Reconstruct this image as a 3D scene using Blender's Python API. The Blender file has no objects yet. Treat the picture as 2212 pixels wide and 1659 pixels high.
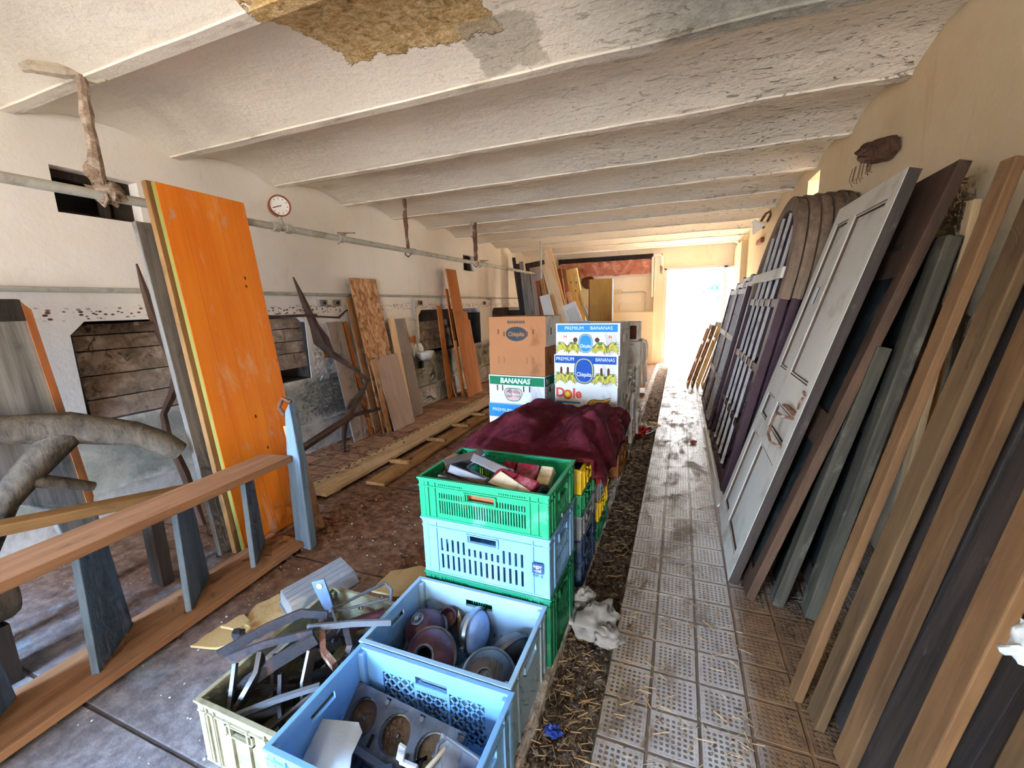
import bpy, math, random
from mathutils import Matrix, Vector, noise
random.seed(11)
D = bpy.data
SC = bpy.context.scene
COL = SC.collection
PI = math.pi

# ---------------------------------------------------------------- camera
def make_camera():
    f, yaw, pitch, roll = 920.44, math.radians(21.618), math.radians(10.4706), math.radians(-1.6827)
    cy, sy, cp, sp = math.cos(yaw), math.sin(yaw), math.cos(pitch), math.sin(pitch)
    fwd = Vector((-sy * cp, cy * cp, -sp))
    right = Vector((cy, sy, 0))
    up = right.cross(fwd)
    r = math.cos(roll) * right + math.sin(roll) * up
    u = -math.sin(roll) * right + math.cos(roll) * up
    cd = D.cameras.new('camera')
    cd.sensor_fit = 'HORIZONTAL'
    cd.sensor_width = 36.0
    cd.lens = 36.0 * f / 2212.0
    cd.clip_start = 0.05
    co = D.objects.new('camera', cd)
    COL.objects.link(co)
    m = Matrix.Identity(4)
    for i in range(3):
        m[i][0], m[i][1], m[i][2] = r[i], u[i], -fwd[i]
    m[0][3], m[1][3], m[2][3] = 0, 0, 1.5
    co.matrix_world = m
    SC.camera = co
make_camera()

# ---------------------------------------------------------------- colour and node helpers
def hx(s):
    s = s.lstrip('#')
    out = []
    for i in (0, 2, 4):
        c = int(s[i:i + 2], 16) / 255
        out.append(c / 12.92 if c <= 0.04045 else ((c + 0.055) / 1.055) ** 2.4)
    return (*out, 1.0)

class NT:
    """small wrapper round a material's node tree"""
    def __init__(s, name):
        s.m = D.materials.new(name)
        s.m.use_nodes = True
        s.t = s.m.node_tree
        s.b = s.t.nodes['Principled BSDF']
    def n(s, typ, **kw):
        nd = s.t.nodes.new(typ)
        for k, v in kw.items():
            setattr(nd, k, v)
        return nd
    def set(s, sock, v):
        if isinstance(v, bpy.types.NodeSocket):
            s.t.links.new(v, sock)
        elif isinstance(v, str):
            sock.default_value = hx(v)
        else:
            sock.default_value = v
    def math(s, op, a, b=None, c=None, clamp=False):
        nd = s.n('ShaderNodeMath', operation=op)
        nd.use_clamp = clamp
        s.set(nd.inputs[0], a)
        if b is not None: s.set(nd.inputs[1], b)
        if c is not None: s.set(nd.inputs[2], c)
        return nd.outputs[0]
    def pos(s):
        return s.n('ShaderNodeNewGeometry').outputs['Position']
    def obj(s):
        return s.n('ShaderNodeTexCoord').outputs['Object']
    def sep(s, v):
        nd = s.n('ShaderNodeSeparateXYZ')
        s.set(nd.inputs[0], v)
        return nd.outputs
    def mapv(s, v, scale, loc=(0, 0, 0)):
        nd = s.n('ShaderNodeMapping')
        s.set(nd.inputs['Vector'], v)
        nd.inputs['Scale'].default_value = scale
        nd.inputs['Location'].default_value = loc
        return nd.outputs[0]
    def noise(s, v, scale=5, detail=4, rough=.6, dist=0):
        nd = s.n('ShaderNodeTexNoise')
        s.set(nd.inputs['Vector'], v)
        nd.inputs['Scale'].default_value = scale
        nd.inputs['Detail'].default_value = detail
        nd.inputs['Roughness'].default_value = rough
        nd.inputs['Distortion'].default_value = dist
        return nd.outputs['Fac']
    def voro(s, v, scale=5, feat='F1'):
        nd = s.n('ShaderNodeTexVoronoi', feature=feat)
        s.set(nd.inputs['Vector'], v)
        nd.inputs['Scale'].default_value = scale
        return nd.outputs
    def ramp(s, f, stops):
        nd = s.n('ShaderNodeValToRGB')
        s.set(nd.inputs[0], f)
        e = nd.color_ramp.elements
        while len(e) < len(stops): e.new(.5)
        for el, (p, c) in zip(e, stops):
            el.position = p
            el.color = hx(c) if isinstance(c, str) else (c, c, c, 1)
        return nd.outputs[0]
    def step(s, v, lo, hi):
        nd = s.n('ShaderNodeMapRange')
        nd.interpolation_type = 'SMOOTHSTEP'
        s.set(nd.inputs[0], v)
        nd.inputs[1].default_value, nd.inputs[2].default_value = lo, hi
        return nd.outputs[0]
    def mix(s, f, a, b, blend='MIX'):
        nd = s.n('ShaderNodeMix', data_type='RGBA', blend_type=blend)
        s.set(nd.inputs[0], f)
        s.set(nd.inputs[6], a)
        s.set(nd.inputs[7], b)
        return nd.outputs[2]
    def bump(s, h, strength=.5, dist=.01):
        nd = s.n('ShaderNodeBump')
        nd.inputs['Strength'].default_value = strength
        nd.inputs['Distance'].default_value = dist
        s.set(nd.inputs['Height'], h)
        s.t.links.new(nd.outputs[0], s.b.inputs['Normal'])
    def out(s, col, rough=.8, metal=0, spec=.3):
        s.set(s.b.inputs['Base Color'], col)
        s.set(s.b.inputs['Roughness'], rough)
        s.set(s.b.inputs['Metallic'], metal)
        s.b.inputs['Specular IOR Level'].default_value = spec
        return s.m

def plain(name, c, rough=.6, metal=0, var=.12, scale=8, dirt=None, dirt_amt=.5, bump=.15, spec=.35):
    """one colour, gently mottled, with an optional dirt colour in blotches"""
    t = NT(name)
    o = t.obj()
    f = t.noise(o, scale, 5, .65)
    c = hx(c)
    lo = tuple(x * (1 - var) for x in c[:3]) + (1,)
    hi = tuple(min(1, x * (1 + var)) for x in c[:3]) + (1,)
    col = t.mix(f, lo, hi)
    if dirt:
        d = t.step(t.noise(o, scale * .7, 6, .7, .4), .62 - dirt_amt * .3, .8 - dirt_amt * .2)
        col = t.mix(t.math('MULTIPLY', d, .8), col, hx(dirt))
    if bump:
        t.bump(t.noise(o, scale * 9, 3), bump, .004)
    return t.out(col, rough, metal, spec)

def wood(name, dark, light, stretch=1.3, scale=26, rough=.78, patch=None, patch_amt=.4, bump=.35):
    """grain runs along the object's local Z"""
    t = NT(name)
    o = t.obj()
    rnd = t.n('ShaderNodeObjectInfo').outputs['Random']
    off = t.n('ShaderNodeVectorMath', operation='ADD')
    t.set(off.inputs[0], o)
    cx = t.n('ShaderNodeCombineXYZ')
    t.set(cx.inputs[0], t.math('MULTIPLY', rnd, 9.0))
    t.set(cx.inputs[2], t.math('MULTIPLY', rnd, 17.0))
    t.set(off.inputs[1], cx.outputs[0])
    v = off.outputs[0]
    g1 = t.noise(t.mapv(v, (scale, scale, stretch)), 1, 5, .6, .6)
    g2 = t.noise(t.mapv(v, (scale * 6, scale * 6, stretch * 3)), 1, 2)
    g = t.math('ADD', t.math('MULTIPLY', g1, .75), t.math('MULTIPLY', g2, .25))
    col = t.ramp(g, [(.3, dark), (.62, light)])
    if patch:
        p = t.step(t.noise(t.mapv(v, (3, 3, 1.6)), 2.2, 5, .7), .62 - patch_amt * .25, .75)
        col = t.mix(t.math('MULTIPLY', p, .75), col, hx(patch))
    hs = t.n('ShaderNodeHueSaturation')
    t.set(hs.inputs['Value'], t.math('MULTIPLY_ADD', rnd, .3, .85))
    t.set(hs.inputs['Color'], col)
    t.bump(g, bump, .004)
    return t.out(hs.outputs[0], rough, 0, .25)

MAT = {}

# ---------------------------------------------------------------- mesh builder
class MB:
    def __init__(s):
        s.v, s.f, s.M = [], [], Matrix.Identity(4)
    def add(s, vs, fs):
        b = len(s.v)
        s.v += [tuple(s.M @ Vector(p)) for p in vs]
        s.f += [tuple(b + i for i in q) for q in fs]
        return s
    def box(s, x0, x1, y0, y1, z0, z1):
        vs = [(x, y, z) for z in (z0, z1) for y in (y0, y1) for x in (x0, x1)]
        return s.add(vs, [(0, 2, 3, 1), (4, 5, 7, 6), (0, 1, 5, 4), (2, 6, 7, 3), (0, 4, 6, 2), (1, 3, 7, 5)])
    def prism(s, poly, y0, y1):
        """polygon in the XZ plane, run from y0 to y1"""
        n = len(poly)
        vs = [(x, y0, z) for x, z in poly] + [(x, y1, z) for x, z in poly]
        fs = [tuple(range(n)), tuple(range(2 * n - 1, n - 1, -1))]
        fs += [(i, n + i, n + (i + 1) % n, (i + 1) % n) for i in range(n)]
        return s.add(vs, fs)
    def plate(s, x0, x1, z0, z1, y0, y1, holes=(), inside=None):
        """upright plate in XZ with rectangular holes cut right through"""
        e = 1e-6
        xs = sorted({x0, x1, *[min(max(h[i], x0), x1) for h in holes for i in (0, 1)]})
        zs = sorted({z0, z1, *[min(max(h[i], z0), z1) for h in holes for i in (2, 3)]})
        xs = [a for i, a in enumerate(xs) if i == 0 or a - xs[i - 1] > e]
        zs = [a for i, a in enumerate(zs) if i == 0 or a - zs[i - 1] > e]
        nx, nz = len(xs) - 1, len(zs) - 1
        def solid(i, k):
            if i < 0 or k < 0 or i >= nx or k >= nz: return False
            cx, cz = (xs[i] + xs[i + 1]) / 2, (zs[k] + zs[k + 1]) / 2
            if inside and not inside(cx, cz): return False
            return not any(h[0] - e < cx < h[1] + e and h[2] - e < cz < h[3] + e for h in holes)
        S = [[solid(i, k) for k in range(nz)] for i in range(nx)]
        idx, vs, fs = {}, [], []
        def vid(i, k, b):
            if (i, k, b) not in idx:
                idx[(i, k, b)] = len(vs)
                vs.append((xs[i], y1 if b else y0, zs[k]))
            return idx[(i, k, b)]
        g = lambda i, k: 0 <= i < nx and 0 <= k < nz and S[i][k]
        for i in range(nx):
            for k in range(nz):
                if not S[i][k]: continue
                fs.append((vid(i, k, 0), vid(i + 1, k, 0), vid(i + 1, k + 1, 0), vid(i, k + 1, 0)))
                fs.append((vid(i, k, 1), vid(i, k + 1, 1), vid(i + 1, k + 1, 1), vid(i + 1, k, 1)))
                if not g(i - 1, k): fs.append((vid(i, k, 0), vid(i, k + 1, 0), vid(i, k + 1, 1), vid(i, k, 1)))
                if not g(i + 1, k): fs.append((vid(i + 1, k, 0), vid(i + 1, k, 1), vid(i + 1, k + 1, 1), vid(i + 1, k + 1, 0)))
                if not g(i, k - 1): fs.append((vid(i, k, 0), vid(i, k, 1), vid(i + 1, k, 1), vid(i + 1, k, 0)))
                if not g(i, k + 1): fs.append((vid(i, k + 1, 0), vid(i + 1, k + 1, 0), vid(i + 1, k + 1, 1), vid(i, k + 1, 1)))
        return s.add(vs, fs)
    def tube(s, pts, r, seg=10, flat=None, caps=True):
        """round (or, with flat=(a, b), rectangular-ish oval) bar along a polyline; r one radius or one per point"""
        pts = [Vector(p) for p in pts]
        n = len(pts)
        rs = r if isinstance(r, (list, tuple)) else [r] * n
        vs, fs = [], []
        prev = None
        for i, p in enumerate(pts):
            d = (pts[min(i + 1, n - 1)] - pts[max(i - 1, 0)]).normalized()
            if prev is None:
                a = Vector((0, 0, 1)) if abs(d.z) < .9 else Vector((1, 0, 0))
                u = (a - d * a.dot(d)).normalized()
            else:
                u = (prev - d * prev.dot(d)).normalized()
            prev = u
            w = d.cross(u)
            for k in range(seg):
                t = 2 * PI * k / seg
                ca, sa = math.cos(t), math.sin(t)
                if flat:
                    q = max(abs(ca), abs(sa))
                    ca, sa = ca / q * flat[0], sa / q * flat[1]
                vs.append(tuple(p + (u * ca + w * sa) * rs[i]))
        for i in range(n - 1):
            for k in range(seg):
                a, b = i * seg + k, i * seg + (k + 1) % seg
                fs.append((a, b, b + seg, a + seg))
        if caps:
            fs.append(tuple(range(seg - 1, -1, -1)))
            fs.append(tuple((n - 1) * seg + k for k in range(seg)))
        return s.add(vs, fs)
    def lathe(s, prof, seg=28, cap=False):
        """profile of (radius, z) turned about local Z"""
        vs, fs = [], []
        n = len(prof)
        for r, z in prof:
            for k in range(seg):
                t = 2 * PI * k / seg
                vs.append((r * math.cos(t), r * math.sin(t), z))
        for i in range(n - 1):
            for k in range(seg):
                a, b = i * seg + k, i * seg + (k + 1) % seg
                fs.append((a, b, b + seg, a + seg))
        if cap and prof[0][0] > 1e-5: fs.append(tuple(range(seg - 1, -1, -1)))
        if cap and prof[-1][0] > 1e-5: fs.append(tuple((n - 1) * seg + k for k in range(seg)))
        return s.add(vs, fs)
    def blob(s, c, r, seed=0, amp=.3, nu=12, nv=8, fr=2.0):
        vs, fs = [], []
        for j in range(nv + 1):
            for i in range(nu):
                th, ph = PI * j / nv, 2 * PI * i / nu
                d = Vector((math.sin(th) * math.cos(ph), math.sin(th) * math.sin(ph), math.cos(th)))
                k = 1 + amp * noise.noise(d * fr + Vector((seed * 7.3, seed * 1.7, 0)))
                vs.append((c[0] + d.x * r[0] * k, c[1] + d.y * r[1] * k, c[2] + d.z * r[2] * k))
        for j in range(nv):
            for i in range(nu):
                a, b = j * nu + i, j * nu + (i + 1) % nu
                fs.append((a, a + nu, b + nu, b))
        return s.add(vs, fs)
    def build(s, name, mat, parent=None, M=None, smooth=False, bevel=0, seg=2):
        me = D.meshes.new(name)
        me.from_pydata(s.v, [], s.f)
        me.validate()
        import bmesh
        bm = bmesh.new(); bm.from_mesh(me)
        bmesh.ops.remove_doubles(bm, verts=bm.verts, dist=1e-6)
        bmesh.ops.recalc_face_normals(bm, faces=bm.faces)
        bm.to_mesh(me); bm.free()
        mats = mat if isinstance(mat, (list, tuple)) else [mat]
        for m in mats: me.materials.append(MAT[m] if isinstance(m, str) else m)
        if smooth:
            me.polygons.foreach_set('use_smooth', [True] * len(me.polygons))
            if smooth != 'all': me.set_sharp_from_angle(angle=math.radians(40))
        o = D.objects.new(name, me)
        COL.objects.link(o)
        if parent: o.parent = parent
        if M is not None: o.matrix_basis = M
        if bevel:
            b = o.modifiers.new('bevel', 'BEVEL')
            b.width, b.segments, b.limit_method, b.angle_limit = bevel, seg, 'ANGLE', math.radians(50)
        return o

def tag(o, label=None, cat=None, group=None, kind=None):
    if label: o['label'] = label
    if cat: o['category'] = cat
    if group: o['group'] = group
    if kind: o['kind'] = kind
    return o
def thing(name, label, cat, M=None, group=None, kind=None):
    o = D.objects.new(name, None)
    o.empty_display_size = .1
    COL.objects.link(o)
    if M is not None: o.matrix_basis = M
    return tag(o, label, cat, group, kind)
def struct(o):
    o['kind'] = 'structure'
    return o
def kids(o):
    return [c for c in D.objects if c.parent == o]
def dup(o, M, label=None, parent=None):
    c = o.copy()
    COL.objects.link(c)
    if parent: c.parent = parent
    else: c.matrix_basis = M
    if label: c['label'] = label
    for k in kids(o): dup(k, None, None, c)
    return c
def T(x, y, z): return Matrix.Translation((x, y, z))
def RZ(d): return Matrix.Rotation(math.radians(d), 4, 'Z')
def RX(d): return Matrix.Rotation(math.radians(d), 4, 'X')
def RY(d): return Matrix.Rotation(math.radians(d), 4, 'Y')
def face(p0, p1, t, th=.02):
    """frame of an upright panel seen from its front: p0 bottom left, p1 bottom right, t a point up the left edge; local X right, Y into its back, Z up"""
    p0, p1, t = Vector(p0), Vector(p1), Vector(t)
    x = (p1 - p0).normalized()
    z = t - p0
    z = (z - x * z.dot(x))
    h = z.length
    z.normalize()
    y = z.cross(x)
    m = Matrix.Identity(4)
    lift = max(0.0, -y.z * th)
    for i in range(3):
        m[i][0], m[i][1], m[i][2], m[i][3] = x[i], y[i], z[i], p0[i]
    m[2][3] += lift + .001
    return m, (p1 - p0).length, h
def along(p, q, up=(0, 0, 1)):
    """frame at p with local Z along p->q; returns it and the length"""
    p, q = Vector(p), Vector(q)
    z = (q - p); L = z.length; z.normalize()
    a = Vector(up)
    if abs(a.dot(z)) > .95: a = Vector((1, 0, 0))
    y = (a - z * a.dot(z)).normalized()
    x = y.cross(z)
    m = Matrix.Identity(4)
    for i in range(3):
        m[i][0], m[i][1], m[i][2], m[i][3] = x[i], y[i], z[i], p[i]
    return m, L
def text(s, size, mat, parent, M, name='lettering', bold=0, width=None, shear=0, depth=.0006, sx=1):
    cu = D.curves.new('t', 'FONT')
    cu.body, cu.size, cu.offset, cu.shear, cu.extrude = s, size, bold, shear, depth
    cu.align_x, cu.align_y = 'CENTER', 'CENTER'
    cu.resolution_u = 4
    to = D.objects.new('t', cu)
    COL.objects.link(to)
    bpy.context.view_layer.update()
    me = D.meshes.new_from_object(to.evaluated_get(bpy.context.evaluated_depsgraph_get()))
    D.objects.remove(to); D.curves.remove(cu)
    if width:
        w = max(v.co.x for v in me.vertices) - min(v.co.x for v in me.vertices)
        sx = width / w
    for v in me.vertices: v.co.x *= sx
    me.name = name
    me.materials.clear(); me.materials.append(MAT[mat])
    o = D.objects.new(name, me)
    COL.objects.link(o)
    o.parent = parent
    # text lies in the panel's XZ plane, read from its front (-Y)
    o.matrix_basis = M @ RX(90)
    return o
# ---------------------------------------------------------------- materials
def m_wall(name, base, low=True, rust=False, side=None):
    t = NT(name)
    p = t.pos()
    x, y, z = t.sep(p)
    big = t.noise(p, 1.1, 5, .6, .3)
    fine = t.noise(p, 9, 6, .7)
    col = t.ramp(big, [(.3, base[0]), (.7, base[1])])
    st = t.step(t.noise(t.mapv(p, (3.2, 3.2, .8)), 1.4, 6, .7, .5), .58, .74)
    col = t.mix(t.math('MULTIPLY', st, .35), col, hx(base[2]))
    if low:
        zz = t.math('ADD', z, t.math('MULTIPLY', t.math('SUBTRACT', fine, .5), .22))
        a = t.math('SUBTRACT', 1, t.step(zz, .72, .86))
        band = t.ramp(t.noise(p, 4, 6, .7, .6), [(.3, '5f6256'), (.5, '8d8f80'), (.7, 'b6ada0')])
        col = t.mix(t.math('MULTIPLY', a, .85), col, band)
        b = t.math('SUBTRACT', 1, t.step(zz, .26, .36))
        low2 = t.ramp(t.noise(p, 5, 6, .7, .4), [(.3, '9c8f80'), (.5, 'cfcac2'), (.7, 'e2ded8')])
        col = t.mix(t.math('MULTIPLY', b, .9), col, low2)
    if rust:
        zz = t.math('ADD', z, t.math('MULTIPLY', t.math('SUBTRACT', big, .5), .12))
        m = t.math('MULTIPLY', t.step(zz, 1.475, 1.49), t.math('SUBTRACT', 1, t.step(zz, 1.54, 1.58)))
        v = t.voro(t.mapv(p, (1, 1, 1.7)), 27)
        sp = t.math('SUBTRACT', 1, t.step(t.math('ADD', v['Distance'], t.math('MULTIPLY', fine, .35)), .42, .58))
        col = t.mix(t.math('MULTIPLY', m, sp), col, hx('7a4636'))
    cr = t.voro(t.mapv(p, (1, 1, 1)), 1.2)
    chip = t.math('SUBTRACT', 1, t.step(t.math('ADD', cr['Distance'], t.math('MULTIPLY', fine, .12)), .09, .1))
    col = t.mix(t.math('MULTIPLY', chip, .6), col, hx('8a7460'))
    t.bump(t.math('ADD', fine, t.math('MULTIPLY', t.noise(p, 40, 3), .4)), .35, .01)
    return t.out(col, .9, 0, .15)
MAT['wall_left'] = m_wall('wall_left', ('e9dfd2', 'f4eee4', 'b9a893'), True, True)
MAT['wall_right'] = m_wall('wall_right', ('c9b08a', 'd8c4a2', '98805f'), False)
MAT['wall_far'] = m_wall('wall_far', ('ecd7b6', 'f4e6cc', 'b08a5c'), False)

def m_ceiling():
    t = NT('ceiling')
    p = t.pos()
    x, y, z = t.sep(p)
    big = t.noise(p, .9, 5, .6, .3)
    fine = t.noise(p, 14, 6, .7)
    col = t.ramp(big, [(.3, 'd6c9b6'), (.7, 'e8dcc8')])
    # flaking limewash, long chips running along the beams, thicker towards the right wall
    right = t.step(t.math('ADD', x, t.math('MULTIPLY', big, 1.2)), -.9, 1.2)
    fl = t.noise(t.mapv(p, (9, 26, 9)), 1, 7, .72, 1.2)
    flm = t.math('MULTIPLY', t.step(fl, .575, .63), t.math('MULTIPLY_ADD', right, .85, .06))
    col = t.mix(flm, col, t.ramp(t.noise(p, 8, 3), [(.35, '5d5950'), (.65, '8f877a')]))
    # mould and painted shade on the vault nearest the camera; patchy brown at beams
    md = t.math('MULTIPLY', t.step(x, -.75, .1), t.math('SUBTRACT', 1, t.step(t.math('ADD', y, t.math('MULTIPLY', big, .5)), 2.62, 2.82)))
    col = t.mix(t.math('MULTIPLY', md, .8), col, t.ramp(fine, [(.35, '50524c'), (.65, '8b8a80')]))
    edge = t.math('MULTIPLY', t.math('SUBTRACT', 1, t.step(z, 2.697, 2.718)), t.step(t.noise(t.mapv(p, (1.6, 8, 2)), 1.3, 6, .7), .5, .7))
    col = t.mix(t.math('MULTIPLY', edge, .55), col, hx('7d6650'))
    # damp brown stains
    st = t.step(t.noise(t.mapv(p, (1.2, 2.6, 1)), 1.3, 6, .7, .5), .63, .75)
    col = t.mix(t.math('MULTIPLY', st, .4), col, hx('a08a70'))
    # the patch where the render has dropped and the bare slab shows
    w = t.noise(p, 5, 6, .65)
    dx = t.math('DIVIDE', t.math('ABSOLUTE', t.math('ADD', x, 1.25)), .42)
    dy = t.math('DIVIDE', t.math('ABSOLUTE', t.math('SUBTRACT', t.math('ADD', y, t.math('MULTIPLY', x, -.06)), 1.82)), .34)
    d = t.math('ADD', t.math('MAXIMUM', dx, dy), t.math('MULTIPLY', t.math('SUBTRACT', w, .5), .75))
    pm = t.math('SUBTRACT', 1, t.step(d, .97, 1.0))
    agg = t.ramp(t.noise(p, 22, 8, .75, .8), [(.3, '6a5230'), (.44, 'b0905c'), (.58, 'd0b485'), (.75, 'e2d2b0')])
    col = t.mix(pm, col, agg)
    dx2 = t.math('DIVIDE', t.math('ABSOLUTE', t.math('ADD', x, .84)), .19)
    dy2 = t.math('DIVIDE', t.math('ABSOLUTE', t.math('SUBTRACT', y, 2.17)), .17)
    d2 = t.math('ADD', t.math('MAXIMUM', dx2, dy2), t.math('MULTIPLY', t.math('SUBTRACT', w, .5), 1.1))
    pm2 = t.math('SUBTRACT', 1, t.step(d2, .9, 1.0))
    col = t.mix(t.math('MULTIPLY', pm2, .65), col, t.ramp(t.noise(p, 18, 6, .7), [(.3, '87806f'), (.7, 'b3a790')]))
    h = t.math('ADD', t.math('MULTIPLY', fine, .5), t.math('MULTIPLY', flm, -.8))
    h = t.math('ADD', h, t.math('MULTIPLY', pm, t.math('MULTIPLY_ADD', t.noise(p, 24, 6), 1.2, 1.0)))
    h = t.math('ADD', h, t.math('MULTIPLY', t.noise(p, 3.5, 5), t.math('MULTIPLY_ADD', right, 1.6, .5)))
    t.bump(h, .6, .02)
    return t.out(col, .92, 0, .12)
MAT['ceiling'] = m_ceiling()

def m_slab():
    t = NT('slab')
    p = t.pos()
    x, y, z = t.sep(p)
    a = t.noise(p, 1.6, 6, .65, .6)
    f = t.noise(p, 14, 6, .7)
    brown = t.ramp(f, [(.3, '4f3526'), (.5, '7c5840'), (.7, '9b7a60')])
    grey = t.ramp(f, [(.3, '5f6268'), (.5, '83878f'), (.7, 'a6aab2')])
    near = t.math('SUBTRACT', 1, t.step(t.math('ADD', t.math('ADD', y, t.math('MULTIPLY', x, -.2)), t.math('MULTIPLY', a, .8)), 1.5, 2.4))  # cool light on the near floor is tinted into the grey
    m = t.math('ADD', t.math('MULTIPLY', near, .75), t.step(a, .55, .68), clamp=True)
    col = t.mix(m, brown, grey)
    sp = t.voro(p, 34)
    spk = t.math('MULTIPLY', t.math('SUBTRACT', 1, t.step(sp['Distance'], .10, .16)), t.step(t.noise(p, 3, 3), .55, .6))
    col = t.mix(spk, col, hx('cfcac0'))
    jl = t.math('ABSOLUTE', t.math('SUBTRACT', t.math('FRACT', t.math('DIVIDE', t.math('ADD', y, .35), 1.05)), .5))
    ln = t.step(t.math('ADD', jl, t.math('MULTIPLY', f, .006)), .494, .5)
    col = t.mix(t.math('MULTIPLY', ln, .8), col, hx('3a2f29'))
    t.bump(t.math('ADD', f, t.math('MULTIPLY', ln, -1)), .4, .012)
    return t.out(col, .72, 0, .3)
MAT['slab'] = m_slab()

def m_path():
    t = NT('path_tile')
    p = t.pos()
    x, y, z = t.sep(p)
    u = t.math('DIVIDE', t.math('ADD', x, .2235), .1725)
    v = t.math('DIVIDE', t.math('SUBTRACT', y, 1.95), .1725)
    w = t.math('MULTIPLY', t.math('SUBTRACT', t.noise(p, 7, 3), .5), .03)
    fu = t.math('FRACT', t.math('ADD', u, w))
    fv = t.math('FRACT', t.math('ADD', v, w))
    eu = t.math('MINIMUM', fu, t.math('SUBTRACT', 1, fu))
    ev = t.math('MINIMUM', fv, t.math('SUBTRACT', 1, fv))
    line = t.math('SUBTRACT', 1, t.step(t.math('MINIMUM', eu, ev), .022, .045))
    def cell(q):
        c = t.math('SUBTRACT', t.math('FRACT', t.math('MULTIPLY', q, 9.0)), .5)
        return t.math('MULTIPLY', c, c)
    dd = t.math('SQRT', t.math('ADD', cell(fu), cell(fv)))
    inner = t.step(t.math('MINIMUM', eu, ev), .07, .1)
    dots = t.math('MULTIPLY', t.math('SUBTRACT', 1, t.step(dd, .24, .36)), inner)
    f = t.noise(p, 11, 6, .7)
    base = t.ramp(t.noise(p, 2.2, 5, .6), [(.3, 'a39e99'), (.7, 'c4c0bc')])
    col = t.mix(t.math('MULTIPLY', dots, .8), base, hx('4e4640'))
    col = t.mix(t.math('MULTIPLY', line, .9), col, hx('54483c'))
    dirt = t.step(t.noise(t.mapv(p, (2.2, 1.2, 1)), 2.4, 7, .72, .5), .48, .63)
    dc = t.ramp(f, [(.3, '5d4c3c'), (.7, '94826e')])
    # trodden mud towards the wall side, with warm shade painted in near the beams
    side = t.step(t.math('ADD', x, t.math('MULTIPLY', t.math('SUBTRACT', f, .5), .14)), .24, .36)
    nearb = t.math('SUBTRACT', 1, t.step(t.math('ADD', y, t.math('MULTIPLY', f, .3)), 2.25, 2.6))
    col = t.mix(t.math('MULTIPLY', dirt, .75), col, dc)
    col = t.mix(t.math('MULTIPLY', side, t.math('MULTIPLY_ADD', nearb, .55, .4)), col, t.ramp(f, [(.3, '5f4630'), (.7, '94714c')]))
    h = t.math('SUBTRACT', t.math('MULTIPLY', f, .35), t.math('MULTIPLY', t.math('MAXIMUM', dots, line), 1.0))
    t.bump(h, .7, .006)
    rough = t.math('MULTIPLY_ADD', dirt, .3, .42)
    return t.out(col, rough, 0, .4)
MAT['path'] = m_path()

def m_pavers():
    t = NT('wood_block_paving')
    p = t.pos()
    br = t.n('ShaderNodeTexBrick')
    sw = t.n('ShaderNodeCombineXYZ')
    x, y, z = t.sep(p)
    t.set(sw.inputs[0], x); t.set(sw.inputs[1], y)
    t.set(br.inputs['Vector'], sw.outputs[0])
    br.inputs['Scale'].default_value = 1
    br.inputs['Brick Width'].default_value = .34
    br.inputs['Row Height'].default_value = .2
    br.inputs['Mortar Size'].default_value = .006
    br.inputs['Color1'].default_value = hx('b98f72')
    br.inputs['Color2'].default_value = hx('9c7459')
    br.inputs['Mortar'].default_value = hx('5d3f2c')
    f = t.noise(p, 16, 6, .7)
    col = t.mix(t.math('MULTIPLY', t.step(t.noise(p, 3, 6, .7), .45, .7), .6), br.outputs[0], t.ramp(f, [(.3, '8a6449'), (.7, 'd0b096')]))
    t.bump(t.math('SUBTRACT', f, br.outputs['Fac']), .5, .01)
    return t.out(col, .8, 0, .2)
MAT['pavers'] = m_pavers()

def m_mud(name, cs, sc=16):
    t = NT(name)
    p = t.pos()
    f = t.noise(p, sc, 8, .75, .5)
    x, y, z = t.sep(p)
    col = t.ramp(f, [(.3, cs[0]), (.52, cs[1]), (.7, cs[2])])
    near_pale = t.math('MULTIPLY', t.math('SUBTRACT', 1, t.step(y, 1.5, 2.0)), t.step(t.noise(p, 26, 6, .7), .5, .62))  # paler grey flecks towards the near end
    col = t.mix(t.math('MULTIPLY', near_pale, .6), col, hx('b9b6b6'))
    t.bump(t.noise(p, sc * 2.2, 6, .7), .9, .02)
    return t.out(col, .9, 0, .15)
MAT['mud'] = m_mud('mud', ('55463c', '86766a', 'b3a89e'))
def m_kerb():
    t = NT('kerb')
    p = t.pos()
    f = t.noise(p, 13, 7, .75)
    v = t.voro(t.mapv(p, (3, 1, 3)), 13)
    col = t.ramp(f, [(.3, '6f645c'), (.44, 'b3aca6'), (.58, 'e2dfdb')])
    col = t.mix(t.math('MULTIPLY', t.step(t.noise(p, 6, 3), .55, .65), .6), col, hx('a5745c'))
    t.bump(t.math('ADD', f, v['Distance']), .9, .02)
    return t.out(col, .85, 0, .2)
MAT['kerb'] = m_kerb()

wood('w', '000000', 'ffffff')
W = lambda k, *a, **kw: MAT.__setitem__(k, wood(k, *a, **kw))
W('beam', '4c341f', '7a5a3a', scale=14, patch='634628', patch_amt=.7)
W('beam2', '45331f', '6d5437', scale=14, patch='5a4830')
W('rack_wood', '8a5e3e', 'b48560', scale=18, patch='6f5140', patch_amt=.3)
W('rack_grey', '4f6070', '7b90a2', scale=16, patch='6e625a')
W('old_grey', '5b554c', '948c80', scale=20, patch='4b453c')
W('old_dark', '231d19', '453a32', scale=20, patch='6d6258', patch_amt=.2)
W('worn_frame', '2f2a24', '57503f', scale=20, patch='857d6c', patch_amt=.3)
W('brown_door', '32241a', '573f2d', scale=14, patch='5b4c3c')
W('niche_wood', '6b5a4c', 'a8948040'[:6], scale=12, patch='d2c4b4', patch_amt=.6)
W('chip', 'a8764a', 'c99a6c', scale=8)
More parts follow.
